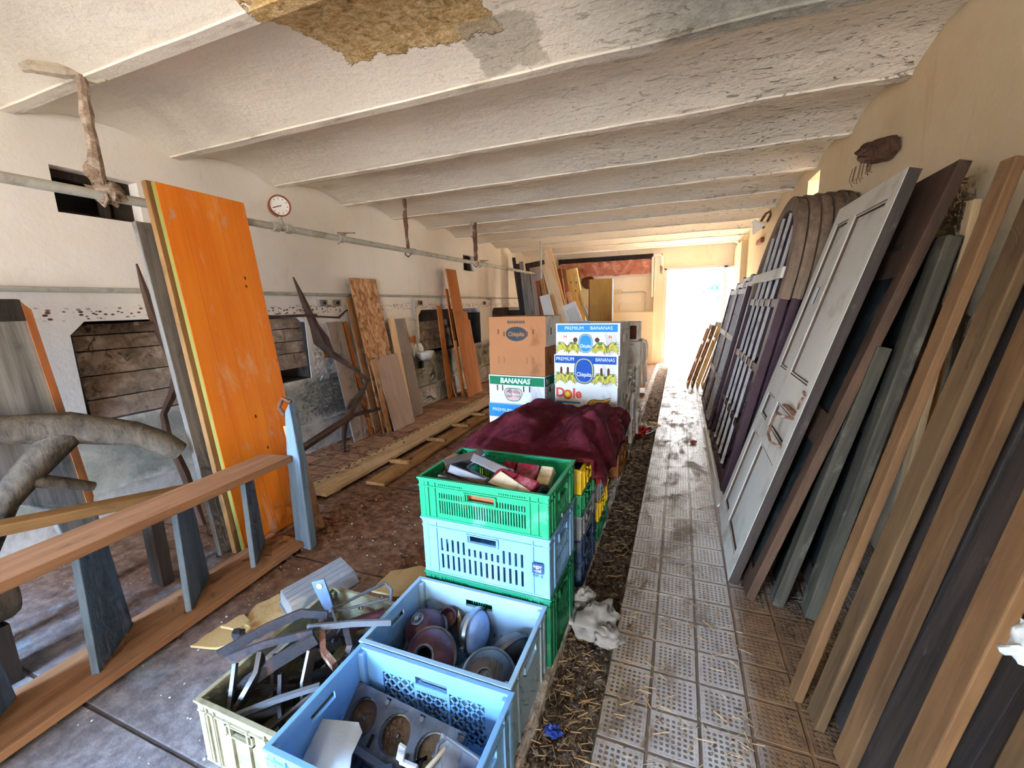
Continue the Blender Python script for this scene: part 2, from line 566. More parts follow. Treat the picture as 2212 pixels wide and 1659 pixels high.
W('panel_orange', 'b4662c', 'd0864a', scale=6, patch='a65c24')
W('panel_pink', 'b89a86', 'ccb09c', scale=5)
W('panel_grey', '8a7868', 'a59384', scale=6)
W('pale_plank', 'a5855c', 'd2b488', scale=16, patch='8d7354')
W('mid_plank', '825a36', 'b0844f', scale=16, patch='6a4a2e')
W('light_board', 'd4a878', 'eccca0', scale=10)
W('redwood', '7d3f22', 'a65f38', scale=14)
W('arch_wood', '5e4a3a', '86705a', scale=16, patch='493a30')
W('pale_yellow', 'd8b468', 'ecd49a', scale=10, patch='b98f4c')
W('rust_wood', '8a4a22', 'b06a38', scale=10, patch='7a5a3c')
W('bark', '37302a', '6e6150', scale=24, stretch=7, patch='7d7468', bump=.9)
W('sled', '3c2a20', '6b5040', scale=22, patch='52443a')

def m_orange():
    t = NT('orange_formwork')
    o = t.obj()
    x, y, z = t.sep(o)
    g = t.noise(t.mapv(o, (10, 10, .8)), 1, 5, .6)
    col = t.ramp(g, [(.3, 'e8740a'), (.7, 'f59122')])
    pl = t.math('FRACT', t.math('DIVIDE', x, .118))
    seam = t.step(t.math('MINIMUM', pl, t.math('SUBTRACT', 1, pl)), .0, .03)
    w = t.step(t.noise(t.mapv(o, (7, 7, 2.2)), 1.1, 6, .7, .4), .53, .72)
    low = t.math('SUBTRACT', 1, t.step(z, .5, 1.3))
    col = t.mix(t.math('MULTIPLY', w, .75), col, hx('efae7c'))
    w2 = t.step(t.noise(t.mapv(o, (5, 5, 3)), 1.4, 6, .7, .4), .6, .75)
    col = t.mix(t.math('MULTIPLY', w2, .85), col, hx('cdb49e'))
    kn = t.voro(t.mapv(o, (5, 5, 3.2)), 1.5)
    k = t.math('SUBTRACT', 1, t.step(kn['Distance'], .05, .08))
    col = t.mix(k, col, hx('5d2c10'))
    col = t.mix(t.math('MULTIPLY', t.math('SUBTRACT', 1, seam), .35), col, hx('a8560c'))
    t.bump(t.math('ADD', g, seam), .2, .003)
    return t.out(col, .5, 0, .35)
MAT['orange'] = m_orange()
def m_osb():
    t = NT('osb')
    o = t.obj()
    v = t.voro(t.mapv(o, (1, 1, .55)), 30)
    n = t.noise(t.mapv(o, (26, 26, 12)), 1, 4, .6, 2.2)
    s = t.n('ShaderNodeSeparateColor')
    t.set(s.inputs[0], v['Color'])
    f = t.math('ADD', t.math('MULTIPLY', s.outputs[0], .45), t.math('MULTIPLY', n, .55))
    col = t.ramp(f, [(.25, '8d5a34'), (.5, 'c08a5a'), (.75, 'dcb084')])
    t.bump(f, .3, .004)
    return t.out(col, .7, 0, .25)
MAT['osb'] = m_osb()
P = lambda k, *a, **kw: MAT.__setitem__(k, plain(k, *a, **kw))
P('pipe', 'b7b5a8', .6, 0, .2, 12, '8a7b66', .5)
P('rust', '6e4a38', .9, 0, .35, 20, 'c9b7a2', .4, .9)
P('crust', '8f7762', .95, 0, .4, 30, 'cdb9a4', .6, 1.0)
P('crust_pale', 'b3a48e', .95, 0, .3, 25, '8a6f58', .5, .8)
P('gauge_case', '8a4a34', .5, 0, .2)
P('black', '161616', .5)
P('dark', '2a2724', .7, dirt='4a443c')
P('cream', 'efeadf', .5)
P('white_paint', 'd0ccc2', .6, 0, .1, 6, '8d8778', .35)
P('door_paint', 'c2bcac', .65, 0, .08, 5, '9a8f7c', .45, .3)
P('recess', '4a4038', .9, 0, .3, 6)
P('olive', '8a8440', .6)
P('gap_shade', '1c1518', .25, 0, .2, 4)  # dark sheet colour for the shade between glazing bars
P('purple', '3a1d22', .6, 0, .3, 9, '5b4a50', .3)
P('pale_bar', 'a89c90', .7, 0, .2, 14, '7a6658', .4)
P('green_door', '181d1c', .7, 0, .3, 7, '4d5048', .4)
P('porcelain', 'e4e4e0', .3, 0, .06, 6, 'a59a88', .3)
P('crate_blue', '78aede', .45, 0, .06, 7, '8aa6bf', .35, .1)
P('crate_blue2', '93b4cb', .5, 0, .08, 7, 'a2aeb4', .55, .1)
P('crate_green', '1f9a68', .45, 0, .08, 8, '6aa78c', .3, .1)
P('crate_green2', '177c58', .45, 0, .08, 8, '5d9580', .3, .1)
P('crate_yellow', 'f2cf1c', .45, 0, .06, 8, 'd8c890', .25, .1)
P('crate_grey', '8d949c', .5, 0, .08, 8, '6d7074', .3, .1)
P('crate_navy', '2c4870', .5, 0, .1, 8, '6d7c90', .3, .1)
P('crate_red', 'd02420', .45, 0, .06, 8)
P('crate_ivory', 'a7a488', .6, 0, .12, 7, '6d6248', .7, .15)
P('card', 'b0784e', .85, 0, .08, 5, '8d5c38', .2, .1, .1)
P('card_white', 'dcdad5', .8, 0, .05, 5, 'a59c90', .3, .1, .15)
P('print_blue', '1f66a8', .75, 0, .05)
P('print_blue2', '1b4fa0', .75, 0, .05)
P('print_lblue', '2f88c4', .75, 0, .05)
P('print_green', '127a4c', .75, 0, .05)
P('print_dark', '3f4446', .8, 0, .05)
P('print_white', 'dde4ea', .75, 0, .03)
P('print_red', 'd8523c', .75, 0, .05)
P('print_pink', 'e0b4a4', .75, 0, .05)
P('banana', 'c9bc48', .75, 0, .12, 20)
P('banana2', 'd89a2c', .75, 0, .08, 20)
P('outline', '3a4030', .8)
P('cut_brown', '5f3426', .8)
P('maroon', '5a1f2a', .95, 0, .35, 9, '7d3440', .5, .6, .1)
P('iron', '3b3c42', .6, .25, .3, 18, '6b4a3a', .45, .5)
P('steel', '767c84', .45, .4, .2, 14, '5e544c', .4, .3)
P('lamp_maroon', '5a3a44', .4, .2, .25, 12, '7a6a6a', .4)
P('lamp_grey', '5e5a58', .4, .4, .25, 12, '7d5a48', .45)
P('chrome', 'a5adb4', .25, .8, .1, 10, '7a7470', .4)
P('mirror_plastic', '6f86a6', .5, 0, .2, 14, '9aa7b8', .4)
P('pale_blue_plastic', '9dbbe6', .5, 0, .08, 12, '7788a2', .3)
P('dial_brown', '5c4a38', .25, 0, .3, 14, '8a7a64', .4)
P('lens_red', '7c1c2c', .25, 0, .2, 14, 'a06a70', .4)
P('lens_clear', 'c4b394', .3, 0, .15, 14, '8a7458', .4)
P('amber', 'a8623c', .35, 0, .2, 14)
P('cluster', '55606e', .55, 0, .15, 12, '7a7f86', .4)
P('cover_grey', 'b4c2cc', .55, 0, .06, 9, '8795a2', .3)
P('plaster_flake', 'cdb27e', .9, 0, .1, 9, 'a07a48', .4, .5)
P('straw', 'b0946a', .85, 0, .3, 30)
P('litter_red', 'c03a30', .7)
P('mesh_dark', '4e3b3a', .7, .2)
P('chair_white', 'c9ccd2', .4)
P('chair_tan', 'e0bc80', .5)
P('lintel', 'b4705a', .9, 0, .2, 9, 'd8ac94', .6, .8)
P('nest', '6b4a36', .95, 0, .4, 30, '3f2c20', .5, 1.0)
P('ground', 'c8c0b0', .9)
P('leaf', '3f7478', .8, 0, .3, 3)
P('bulb_glass', 'c9d6dc', .2)
P('blue_scrap', '2848a8', .5)
P('rag', 'd9dcd6', .7, 0, .15, 20)
P('tan_side', 'c0906a', .8, 0, .15, 9)
def m_glass(name, c, alpha, rough=.15):
    t = NT(name)
    t.out(hx(c), rough, 0, .5)
    t.b.inputs['Transmission Weight'].default_value = 1.0
    t.b.inputs['IOR'].default_value = 1.2
    mixn = t.n('ShaderNodeMixShader')
    d = t.n('ShaderNodeBsdfDiffuse')
    d.inputs[0].default_value = hx(c)
    mixn.inputs[0].default_value = alpha
    t.t.links.new(t.b.outputs[0], mixn.inputs[1])
    t.t.links.new(d.outputs[0], mixn.inputs[2])
    t.t.links.new(mixn.outputs[0], t.t.nodes['Material Output'].inputs[0])
    return t.m
MAT['clear'] = m_glass('clear_plastic', 'e6ebee', .22)
MAT['dial_glass'] = m_glass('dial_glass', 'd8d4c8', .15, .1)
MAT['bag'] = m_glass('white_film', 'f0f4fa', .45, .35)
# ---------------------------------------------------------------- the setting
BEAMS = [-3.05, -2.14, -1.23, -.32, .58, 1.485, 2.383, 3.296, 4.213, 5.11, 5.99, 6.88, 7.77, 8.66, 9.55, 10.42, 11.3]
def ceil_z(y):
    for a, b in zip(BEAMS, BEAMS[1:]):
        if a <= y <= b:
            w = .035
            if y - a < w or b - y < w: return 2.69
            t = (y - a - w) / (b - a - 2 * w)
            return 2.7 + .085 * (1 - (2 * t - 1) ** 2)
    return 2.7
ys = []
for a, b in zip(BEAMS, BEAMS[1:]):
    w = .035
    ys += [a, a + w - .001, a + w + .001] + [a + w + (b - a - 2 * w) * k / 14 for k in range(1, 14)] + [b - w - .001, b - w + .001]
ys = [y for y in ys if -3.05 <= y <= 11.2]
xs = [-3.75 + 4.95 * i / 90 for i in range(91)]
mb = MB()
vs, fs = [], []
for y in ys:
    for x in xs:
        r = max(0, min(1, (x + 1.0) / 1.6))
        z = ceil_z(y) + noise.noise(Vector((x * 2.2, y * 5, 0))) * (.004 + .012 * r) + noise.noise(Vector((x * 7, y * 14, 3))) * (.001 + .005 * r)
        vs.append((x, y, z))
n = len(xs)
for j in range(len(ys) - 1):
    for i in range(n - 1):
        fs.append((j * n + i, j * n + i + 1, (j + 1) * n + i + 1, (j + 1) * n + i))
mb.add(vs, fs)
mb.box(-4.2, 1.7, -3.3, 11.3, 2.95, 3.05)
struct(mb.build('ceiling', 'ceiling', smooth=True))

LW = Matrix(((0, -1, 0, -3.7), (1, 0, 0, 0), (0, 0, 1, 0), (0, 0, 0, 1)))   # local X along the left wall, Y into it
mb = MB(); mb.M = LW
NI = [(-1.4, .75, .8, 1.48), (1.55, 3.45, .79, 1.475), (5.57, 7.75, .79, 1.47), (8.32, 10.3, .79, 1.46)]
mb.plate(-3.05, 11, 0, 2.96, 0, .42, NI + [(1.62, 2.09, 2.165, 2.447), (7.12, 7.6, 2.15, 2.432)])
for a, b, z0, z1 in NI:
    c = .085
    mb.prism([(a, z1), (a + c, z1), (a, z1 - c)], 0.001, .4)
    mb.prism([(b, z1), (b, z1 - c), (b - c, z1)], 0.001, .4)
mb.box(-3.05, 11, -.05, 0, 0, .3)                                    # low plinth
for k in range(3):
    mb.prism([(NI[k][1] + .1, .74), (NI[k + 1][0] - .1, .74), (NI[k + 1][0] - .14, .79), (NI[k][1] + .14, .79)], -.02, 0)
struct(mb.build('wall_left', 'wall_left'))
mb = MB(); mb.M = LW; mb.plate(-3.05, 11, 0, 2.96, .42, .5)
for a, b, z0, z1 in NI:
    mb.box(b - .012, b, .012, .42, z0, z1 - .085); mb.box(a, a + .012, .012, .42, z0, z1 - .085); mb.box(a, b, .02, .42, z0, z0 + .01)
struct(mb.build('wall_left_recess', 'recess'))  # lining coloured dark to stand for the shade inside the niches
# dark timber frames inside the two vents
for nm, (a, b, z0, z1) in (('window_1', (1.62, 2.09, 2.165, 2.447)), ('window_2', (7.12, 7.6, 2.15, 2.432))):
    mb = MB(); mb.M = LW
    mb.plate(a, b, z0, z1, .1, .16, [(a + .03, b - .12, z0 + .03, z1 - .05)])
    mb.box(b - .2, b - .16, .06, .12, z0, z1)
    struct(mb.build(nm, 'old_dark' if nm == 'window_1' else 'brown_door'))
    mb = MB(); mb.M = LW; mb.box(a, b, .3, .31, z0, z1)  # black sheet added for the darkness inside the vent
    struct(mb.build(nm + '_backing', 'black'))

RW = Matrix(((0, 1, 0, 1.14), (-1, 0, 0, 0), (0, 0, 1, 0), (0, 0, 0, 1)))   # local X = -Y, Y into the right wall
mb = MB(); mb.M = RW
mb.plate(-11.25, 3.05, 0, 2.96, 0, .42, [(-5.36, -4.95, 2.45, 2.64)])
mb.box(-10.95, -9.6, -.1, 0, 0, 2.6)                                # pier by the far door
struct(mb.build('wall_right', 'wall_right'))
mb = MB()
mb.plate(-3.75, 1.2, 0, 2.96, 10.95, 11.25, [(-.33, .86, 0, 2.2)])
mb.box(-3.7, -.6, 10.8, 10.95, 0, 1.25)
mb.box(-.62, -.4, 10.85, 10.95, 0, 2.62)
struct(mb.build('wall_far', 'wall_far'))
mb = MB()
mb.plate(-4.2, 1.6, 0, 2.96, -3.35, -3.05, [(-3.2, -1.7, .7, 1.9), (-.5, .5, 0, 1.9)])
struct(mb.build('wall_back', 'wall_right'))

mb = MB()
mb.box(-4.1, -.47, -3.05, 11, -.15, 0)
struct(mb.build('floor', 'slab'))
mb = MB()
mb.box(-3.7, -2.93, 2.55, 10.9, 0, .003)
struct(mb.build('floor_paving', 'pavers'))
mb = MB()                                                            # kerb along the slab's edge, worn and uneven
vs, fs = [], []
ny = 420
prof = [(-.5, .004), (-.478, .012), (-.452, .012), (-.44, .002), (-.436, -.03), (-.432, -.1)]
for j in range(ny + 1):
    y = -3 + 13.95 * j / ny
    for i, (x, z) in enumerate(prof):
        k = noise.noise(Vector((x * 30, y * 9, z * 20))) * .007 + noise.noise(Vector((0, y * 30, i))) * .004
        vs.append((x + k, y, z + (k if 0 < i < 4 else 0)))
m = len(prof)
for j in range(ny):
    for i in range(m - 1):
        fs.append((j * m + i, (j + 1) * m + i, (j + 1) * m + i + 1, j * m + i + 1))
mb.add(vs, fs)
mb.box(-.6, -.44, -3, 10.95, -.15, -.11)
struct(mb.build('trim_1', 'kerb', smooth=True))
mb = MB()                                                            # dung gutter, full of dry muck
vs, fs = [], []
nx, ny = 14, 560
for j in range(ny + 1):
    y = -3 + 13.95 * j / ny
    for i in range(nx + 1):
        x = -.45 + .235 * i / nx
        q = Vector((x * 16, y * 16, 0))
        z = -.045 + noise.noise(q) * .014 + noise.noise(q * 2.6) * .01 + .02 * abs(noise.noise(Vector((x * 5, y * 3, 8)))) - .012 * math.sin(PI * i / nx)
        vs.append((x, y, z))
m = nx + 1
for j in range(ny):
    for i in range(nx):
        fs.append((j * m + i, j * m + i + 1, (j + 1) * m + i + 1, (j + 1) * m + i))
mb.add(vs, fs)
struct(mb.build('floor_gutter', 'mud', smooth='all'))
mb = MB()
mb.box(-.2235, 1.3, -3.05, 11, -.15, 0)
struct(mb.build('floor_path', 'path', bevel=.006))

# far door: frame, brown leaf swung in against the right wall
d1 = thing('door_1', None, None, kind='structure')
mb = MB()
mb.box(-.4, -.33, 10.88, 11.0, 0, 2.24); mb.box(.86, .93, 10.88, 11.0, 0, 2.24); mb.box(-.4, .93, 10.88, 11.0, 2.2, 2.27)
mb.build('door_frame', 'white_paint', d1, bevel=.006)
m, w, h = face((.88, 10.88, .02), (1.03, 10.1, .02), (.88, 10.88, 2.16))
mb = MB()
mb.plate(0, w, 0, 2.16, 0, .04, [(.1, w - .1, .2, .95), (.1, w - .1, 1.1, 2.02)])
mb.build('door_leaf', 'light_board', d1, m, bevel=.004)
mb = MB(); mb.box(.08, w - .08, .012, .03, .18, 2.04)
mb.build('door_panel', 'pale_bar', d1, m)
# exposed reddish lintel over the blocked opening in the far wall
mb = MB()
vs, fs = [], []
for j in range(13):
    for i in range(61):
        x, z = -2.88 + 2.17 * i / 60, 2.14 + .34 * j / 12
        e = .05 * noise.noise(Vector((x * 5, 0, 1))) if j == 0 else 0
        vs.append((x, 10.83 + .03 * noise.noise(Vector((x * 8, z * 8, 0))) , z + e))
for j in range(12):
    for i in range(60):
        fs.append((j * 61 + i, j * 61 + i + 1, (j + 1) * 61 + i + 1, (j + 1) * 61 + i))
mb.add(vs, fs)
mb.box(-2.88, -.71, 10.86, 10.95, 2.15, 2.47)
struct(mb.build('trim_2', 'lintel', smooth=True))
mb = MB(); mb.box(-2.95, -.66, 10.9, 10.95, 2.47, 2.6)  # dark strip painted in for the shadow above the lintel
struct(mb.build('lintel_shade', 'old_dark'))
# outside
mb = MB(); mb.box(-30, 30, 11.25, 70, -.2, -.06)
struct(mb.build('ground', 'ground'))

# ---------------------------------------------------------------- light
def make_light():
    w = D.worlds.new('world')
    SC.world = w
    w.use_nodes = True
    nt = w.node_tree
    bg = nt.nodes['Background']
    bg.inputs[0].default_value = (.97, .98, 1, 1)
    bg.inputs[1].default_value = 11.0
    sun = D.lights.new('sun', 'SUN')
    sun.energy, sun.angle, sun.color = 34, math.radians(.6), (1, .9, .76)
    o = D.objects.new('sun', sun)
    COL.objects.link(o)
    o.rotation_euler = Vector((.16, -1, -.78)).to_track_quat('-Z', 'Y').to_euler()
    def area(name, loc, look, sx, sy, power, col, spread):
        l = D.lights.new(name, 'AREA')
        l.shape, l.size, l.size_y, l.energy, l.color = 'RECTANGLE', sx, sy, power, col
        l.spread = math.radians(spread)
        q = D.objects.new(name, l)
        COL.objects.link(q)
        q.location = loc
        q.rotation_euler = Vector(look).to_track_quat('-Z', 'Y').to_euler()
    area('back_window_daylight', (-2.45, -2.98, 1.3), (.16, 1, -.5), 1.5, 1.2, 76, (.32, .58, 1), 80)
    area('back_door_fill', (0, -2.98, .95), (-.35, 1, .1), 1, 1.9, 12, (1, .9, .78), 160)  # added fill lamp at an unseen back doorway
make_light()
SC.view_settings.view_transform = 'Standard'
SC.view_settings.look = 'None'
SC.view_settings.gamma = 1
SC.view_settings.use_curve_mapping = False
SC.view_settings.exposure = 1.42
SC.cycles.use_denoising = True
SC.cycles.use_adaptive_sampling = True
SC.cycles.adaptive_threshold = .07
SC.cycles.adaptive_min_samples = 12
SC.cycles.caustics_reflective = False
SC.cycles.caustics_refractive = False
SC.cycles.debug_use_spatial_splits = True
SC.cycles.max_bounces = 6
SC.cycles.diffuse_bounces = 4
SC.cycles.sample_clamp_indirect = 8
# ---------------------------------------------------------------- left wall: pipes, boards, rack
def board(name, label, p0, p1, t, th, mat, cat='board', group=None, bevel=.003, notch=None):
    m, w, h = face(p0, p1, t, th)
    mb = MB()
    if notch: mb.plate(0, w, 0, h, 0, th, notch(w, h))
    else: mb.box(0, w, 0, th, 0, h)
    return tag(mb.build(name, mat, None, m, bevel=bevel), label, cat, group)

# water pipe slung from the ceiling
t = thing('water_pipe', 'grey galvanised water pipe running the length of the left wall', 'pipe', T(-2.87, 0, 2.133))
mb = MB(); mb.tube([(0, -2.9, 0), (0, 3.1, 0), (0, 7.3, 0), (0, 10.7, 0)], .026, 12)
mb.build('pipe_run', 'pipe', t, smooth=True)
for y in (2.5, 2.61, 3.17, 4.3, 6.12):
    mb = MB(); mb.tube([(0, y - .03, 0), (0, y + .03, 0)], .036, 12)
    mb.build('coupling', 'pipe', t, smooth=True, bevel=.004)
for y in (3.2, 6.15):
    v = MB(); v.tube([(0, y, 0), (.0, y, .05)], .016, 8); v.tube([(-.03, y - .03, .05), (.06, y + .1, .06)], .006, 6); v.tube([(-.03, y - .04, -.05), (.05, y, .05)], .008, 6)
    v.build('valve', 'crust', t, smooth=True)
t = thing('pressure_gauge', 'round pressure gauge with a white dial standing on the ceiling pipe', 'gauge', T(-2.87, 2.555, 2.158))
mb = MB(); mb.tube([(0, 0, .01), (0, 0, .065)], .013, 10); mb.tube([(0, 0, -.03), (0, 0, .02)], .02, 10)
mb.build('stem', 'pipe', t, smooth=True)
# dial faces the aisle, turned a little towards the camera
gm = T(0, 0, .13) @ RZ(-28) @ RY(90)
mb = MB(); mb.lathe([(.0, -.045), (.07, -.045), (.072, -.04), (.072, .018), (.078, .02), (.078, .03), (.068, .03), (.067, .014), (0, .012)], 32)
c = mb.build('case', 'gauge_case', t, gm, smooth=True)
mb = MB(); mb.lathe([(0, .02), (.067, .02), (.067, .016), (0, .016)], 32)
dl = mb.build('dial', 'cream', t, gm)
for k in range(9):
    mb = MB(); mb.M = Matrix.Rotation(math.radians(-135 + k * 33), 4, 'Z')
    mb.box(-.002, .002, .048, .058, .02, .0212)
    mb.build('scale_mark', 'black', dl)
mb = MB(); mb.M = Matrix.Rotation(math.radians(200), 4, 'Z')
mb.prism([(-.003, .02), (.003, .02), (.001, .024), (-.001, .024)], -.012, .052)
mb.build('needle', 'black', dl)

def hanger(label, x, y, ztop, zbot, mat, r, crust=False):
    t = thing('pipe_hanger', label, 'hanger', T(x, y, 0), 'hangers holding the ceiling pipe')
    mb = MB()
    n = 9
    pts, rs = [], []
    for i in range(n + 1):
        k = i / n
        pts.append((noise.noise(Vector((k * 4, y, 0))) * .012, noise.noise(Vector((k * 4, y, 5))) * .012, ztop + (zbot - ztop) * k))
        rs.append(r * (1 + .5 * noise.noise(Vector((k * 9, y * 3, 1)))) * (1.0 if not crust else (.9 if k < .45 else 1.25 - .6 * abs(k - .75))))
    mb.tube(pts, rs, 8, flat=None if crust else (1, .35))
    mb.build('strap', mat, t, smooth=True)
    mb = MB(); mb.tube([(-.03, 0, zbot - .01), (-.038, 0, zbot - .06), (0, 0, zbot - .09), (.038, 0, zbot - .06), (.03, 0, zbot - .01)], .008, 6)
    mb.build('clamp', mat, t, smooth=True)
    return t
h1 = hanger('rust crusted hanger dropping past the dark vent opening near the camera', -2.87, 1.452, 2.7, 2.17, 'crust', .027, True)
mb = MB(); mb.tube([(0, 0, 2.72), (-.03, -.05, 2.705), (-.1, -.14, 2.7), (-.13, -.16, 2.69)], [.03, .035, .028, .02], 8); mb.tube([(0, 0, 2.7), (.04, .05, 2.69), (.1, .06, 2.69)], [.02, .016, .008], 7)
mb.build('crust_root', 'crust_pale', h1, smooth=True)
mb = MB(); mb.blob((0, .03, 2.15), (.05, .075, .055), 3, .7, fr=3); mb.blob((.0, -.02, 2.24), (.03, .035, .06), 5, .6, fr=3)
mb.build('crust_lump', 'crust', h1, smooth=True)
hanger('long rusty strap hanger second along the ceiling pipe', -2.9, 4.247, 2.7, 2.16, 'rust', .02)
h3 = hanger('stout flaking hanger with a hooked top beside the small vent', -2.85, 5.89, 2.7, 2.16, 'rust', .026)
mb = MB(); mb.tube([(0, 0, 2.68), (-.05, .0, 2.7), (-.08, .02, 2.66)], [.03, .028, .014], 8)
mb.build('hook', 'pipe', h3, smooth=True)
t = thing('pipe_hanger', 'thin white rod hanger above the far stack of boards', 'hanger', T(-2.6, 8.3, 0), 'hangers holding the ceiling pipe')
mb = MB(); mb.tube([(0, 0, 2.7), (0, 0, 2.0)], .02, 8); mb.build('rod', 'pipe', t, smooth=True)

# lower water line on the wall with drops to the drinkers
t = thing('wall_conduit', 'slim grey water line fixed low along the left wall', 'pipe', T(-3.69, 0, 0))
mb = MB(); mb.tube([(.015, -2.9, 1.683), (.015, 2, 1.68), (.015, 10.8, 1.655)], .017, 8); mb.build('pipe_run', 'pipe', t, smooth=True)
for y, zb in ((5.44, .86), (8.236, .9)):
    mb = MB(); mb.tube([(.017, y, 1.67), (.017, y, zb + .3), (.02, y + .02, zb)], .015, 8); mb.build('drop_pipe', 'pipe', t, smooth=True)
t = thing('drinking_bowl', 'white cattle drinking bowl hung on the plaster under a water line', 'bowl', T(-3.57, 5.5, .72))
mb = MB(); mb.M = Matrix.Diagonal((.95, 1.3, 1, 1))
mb.lathe([(0, 0), (.06, .005), (.105, .05), (.125, .12), (.128, .13), (.12, .132), (.1, .06), (.055, .02), (0, .016)], 28)
mb.build('bowl_body', 'porcelain', t, smooth=True)
mb = MB(); mb.prism([(-.13, .05), (.13, .05), (.13, .17), (.07, .25), (-.07, .25), (-.13, .17)], -.005, .012)
mb.build('back_plate', 'porcelain', t, T(-.115, 0, 0) @ RZ(90), bevel=.005)
mb = MB(); mb.box(-.03, .03, -.02, .02, -.12, -.02); mb.build('bracket', 'black', t, T(-.09, 0, 0))
for (y0, y1, z0, z1, l) in ((3.64, 3.79, .98, 1.08, 'rust orange plate on the wall behind the leaning sled frame'), (5.28, 5.5, 1.0, 1.09, 'rust orange plate on the wall above the drinking bowl')):
    mb = MB(); mb.box(0, .014, y0, y1, z0, z1)
    tag(mb.build('wall_plate', 'panel_orange', None, T(-3.7, 0, 0), bevel=.003), l, 'plate')
for y, z, l in ((3.72, 1.585, 'grey broken socket on the wall above the old plate'), (3.92, 1.585, 'small square socket box beside the chipboard top'), (5.63, 1.575, 'rusty round socket stub by the drop pipe'), (7.93, 1.56, 'small rusty socket box near the far niche')):
    t = thing('wall_socket', l, 'socket', T(-3.7, y, z))
    mb = MB(); mb.box(0, .02, -.05, .05, -.035, .035); mb.build('plate', 'old_grey', t, bevel=.004)
    mb = MB(); mb.M = RY(90); mb.lathe([(0, .02), (.018, .02), (.018, .03), (.01, .03), (.008, .022), (0, .022)], 12); mb.build('socket_hole', 'black', t)

# boards shutting the manger niches
def hatch(label, y0, y1, zs, lean, mat):
    t = thing('niche_boarding', label, 'boarding', T(-3.7, y0, 0))
    for k, (a, b) in enumerate(zip(zs, zs[1:])):
        x = lambda z: -.02 - lean * (z - zs[0])
        mb = MB()
        L = y1 - y0
        mb.add([(x(a), 0, a), (x(a), L, a), (x(b - .006), L, b - .006), (x(b - .006), 0, b - .006), (x(a) - .025, 0, a), (x(a) - .025, L, a), (x(b - .006) - .025, L, b - .006), (x(b - .006) - .025, 0, b - .006)],
               [(0, 1, 2, 3), (4, 7, 6, 5), (0, 4, 5, 1), (3, 2, 6, 7), (0, 3, 7, 4), (1, 5, 6, 2)])
        o = mb.build('plank', mat, t, bevel=.003)
        # turn so that the grain runs along the plank
        R = Matrix(((0, 1, 0, 0), (0, 0, 1, 0), (1, 0, 0, 0), (0, 0, 0, 1)))
        o.data.transform(R); o.matrix_basis = R.inverted()
hatch('weathered planks boarding up the big niche behind the orange panel', 1.58, 2.85, [.8, .94, 1.1, 1.27, 1.38, 1.46], .28, 'niche_wood')
hatch('short planks boarding the far end of the big niche', 2.87, 3.447, [.92, 1.08, 1.2, 1.33, 1.44], .1, 'niche_wood')
hatch('dull planks boarding the niche left of the brown board stack', 5.6, 6.6, [.84, 1.0, 1.16, 1.3], .2, 'niche_wood')

# orange formwork panel with older panels behind, leaning on the pipe
b = board('formwork_panel', 'tall bright orange formwork panel leaning on the ceiling pipe', (-2.52, 1.67, 0), (-2.555, 2.23, 0), (-2.77, 1.67, 2.235), .03, 'orange', 'panel')
m, w, h = face((-2.52, 1.67, 0), (-2.555, 2.23, 0), (-2.77, 1.67, 2.235), .03)
mb = MB(); mb.box(-.001, .006, .002, .028, 0, h); mb.build('edge_strip', 'olive', b)
board('formwork_panel', 'brown edged panel directly behind the orange panel', (-2.56, 1.64, 0), (-2.595, 2.2, 0), (-2.8, 1.64, 2.24), .036, 'mid_plank', 'panel')
board('formwork_panel', 'grey wooden panel behind the brown edged one, nearest the wall', (-2.625, 1.59, 0), (-2.66, 2.15, 0), (-2.86, 1.59, 2.02), .035, 'old_grey', 'panel')
board('plank', 'pale tan plank stub standing behind the rack post', (-2.27, 1.99, 0), (-2.27, 2.08, 0), (-2.41, 1.99, .75), .03, 'tan_side', 'plank')  # added plank standing in for the post's lit tan side

# the old stall rack standing along the floor on the left
t = thing('hay_rack', 'long wooden rack with slanted upright dividers standing on the floor by the ivory crate', 'rack', T(-2.06, 0, 0) @ RZ(4))
def piece(nm, mat, x0, x1, y0, y1, z0, z1, bevel=.004):
    mb = MB(); mb.box(x0, x1, y0, y1, z0, z1)
    o = mb.build(nm, mat, t, bevel=bevel)
    R = Matrix(((0, 0, 1, 0), (1, 0, 0, 0), (0, 1, 0, 0), (0, 0, 0, 1)))
    o.data.transform(R); o.matrix_basis = R.inverted()
    return o
piece('top_rail', 'rack_wood', -.215, .0, -1.2, 1.82, .59, .632)
piece('bottom_rail', 'rack_wood', -.3, .0, -1.2, 1.86, .02, .055)
for y in (-.4, .0, .4, .8, 1.18, 1.55):
    mb = MB(); mb.prism([(0, .055), (.3, .055), (.235, .59), (.04, .59)], 0, .026)
    mb.build('divider', 'rack_grey', t, T(-.06, y - .02, 0) @ RZ(128), bevel=.003)
mb = MB(); mb.prism([(-.07, 0), (.05, 0), (.045, .6), (.02, .96), (-.02, .9), (-.05, .6)], 1.83, 1.89)
mb.build('end_post', 'rack_grey', t, bevel=.006)
mb = MB(); mb.tube([(-.03, 1.84, .88), (-.07, 1.84, .93), (-.04, 1.85, .985), (.01, 1.86, .96)], .012, 8)
mb.build('hook', 'rust', t, smooth=True)
for y in (-1.1, 1.7):
    mb = MB(); mb.box(-.28, -.02, y, y + .05, 0, .02)
    mb.build('foot', 'rack_grey', t)

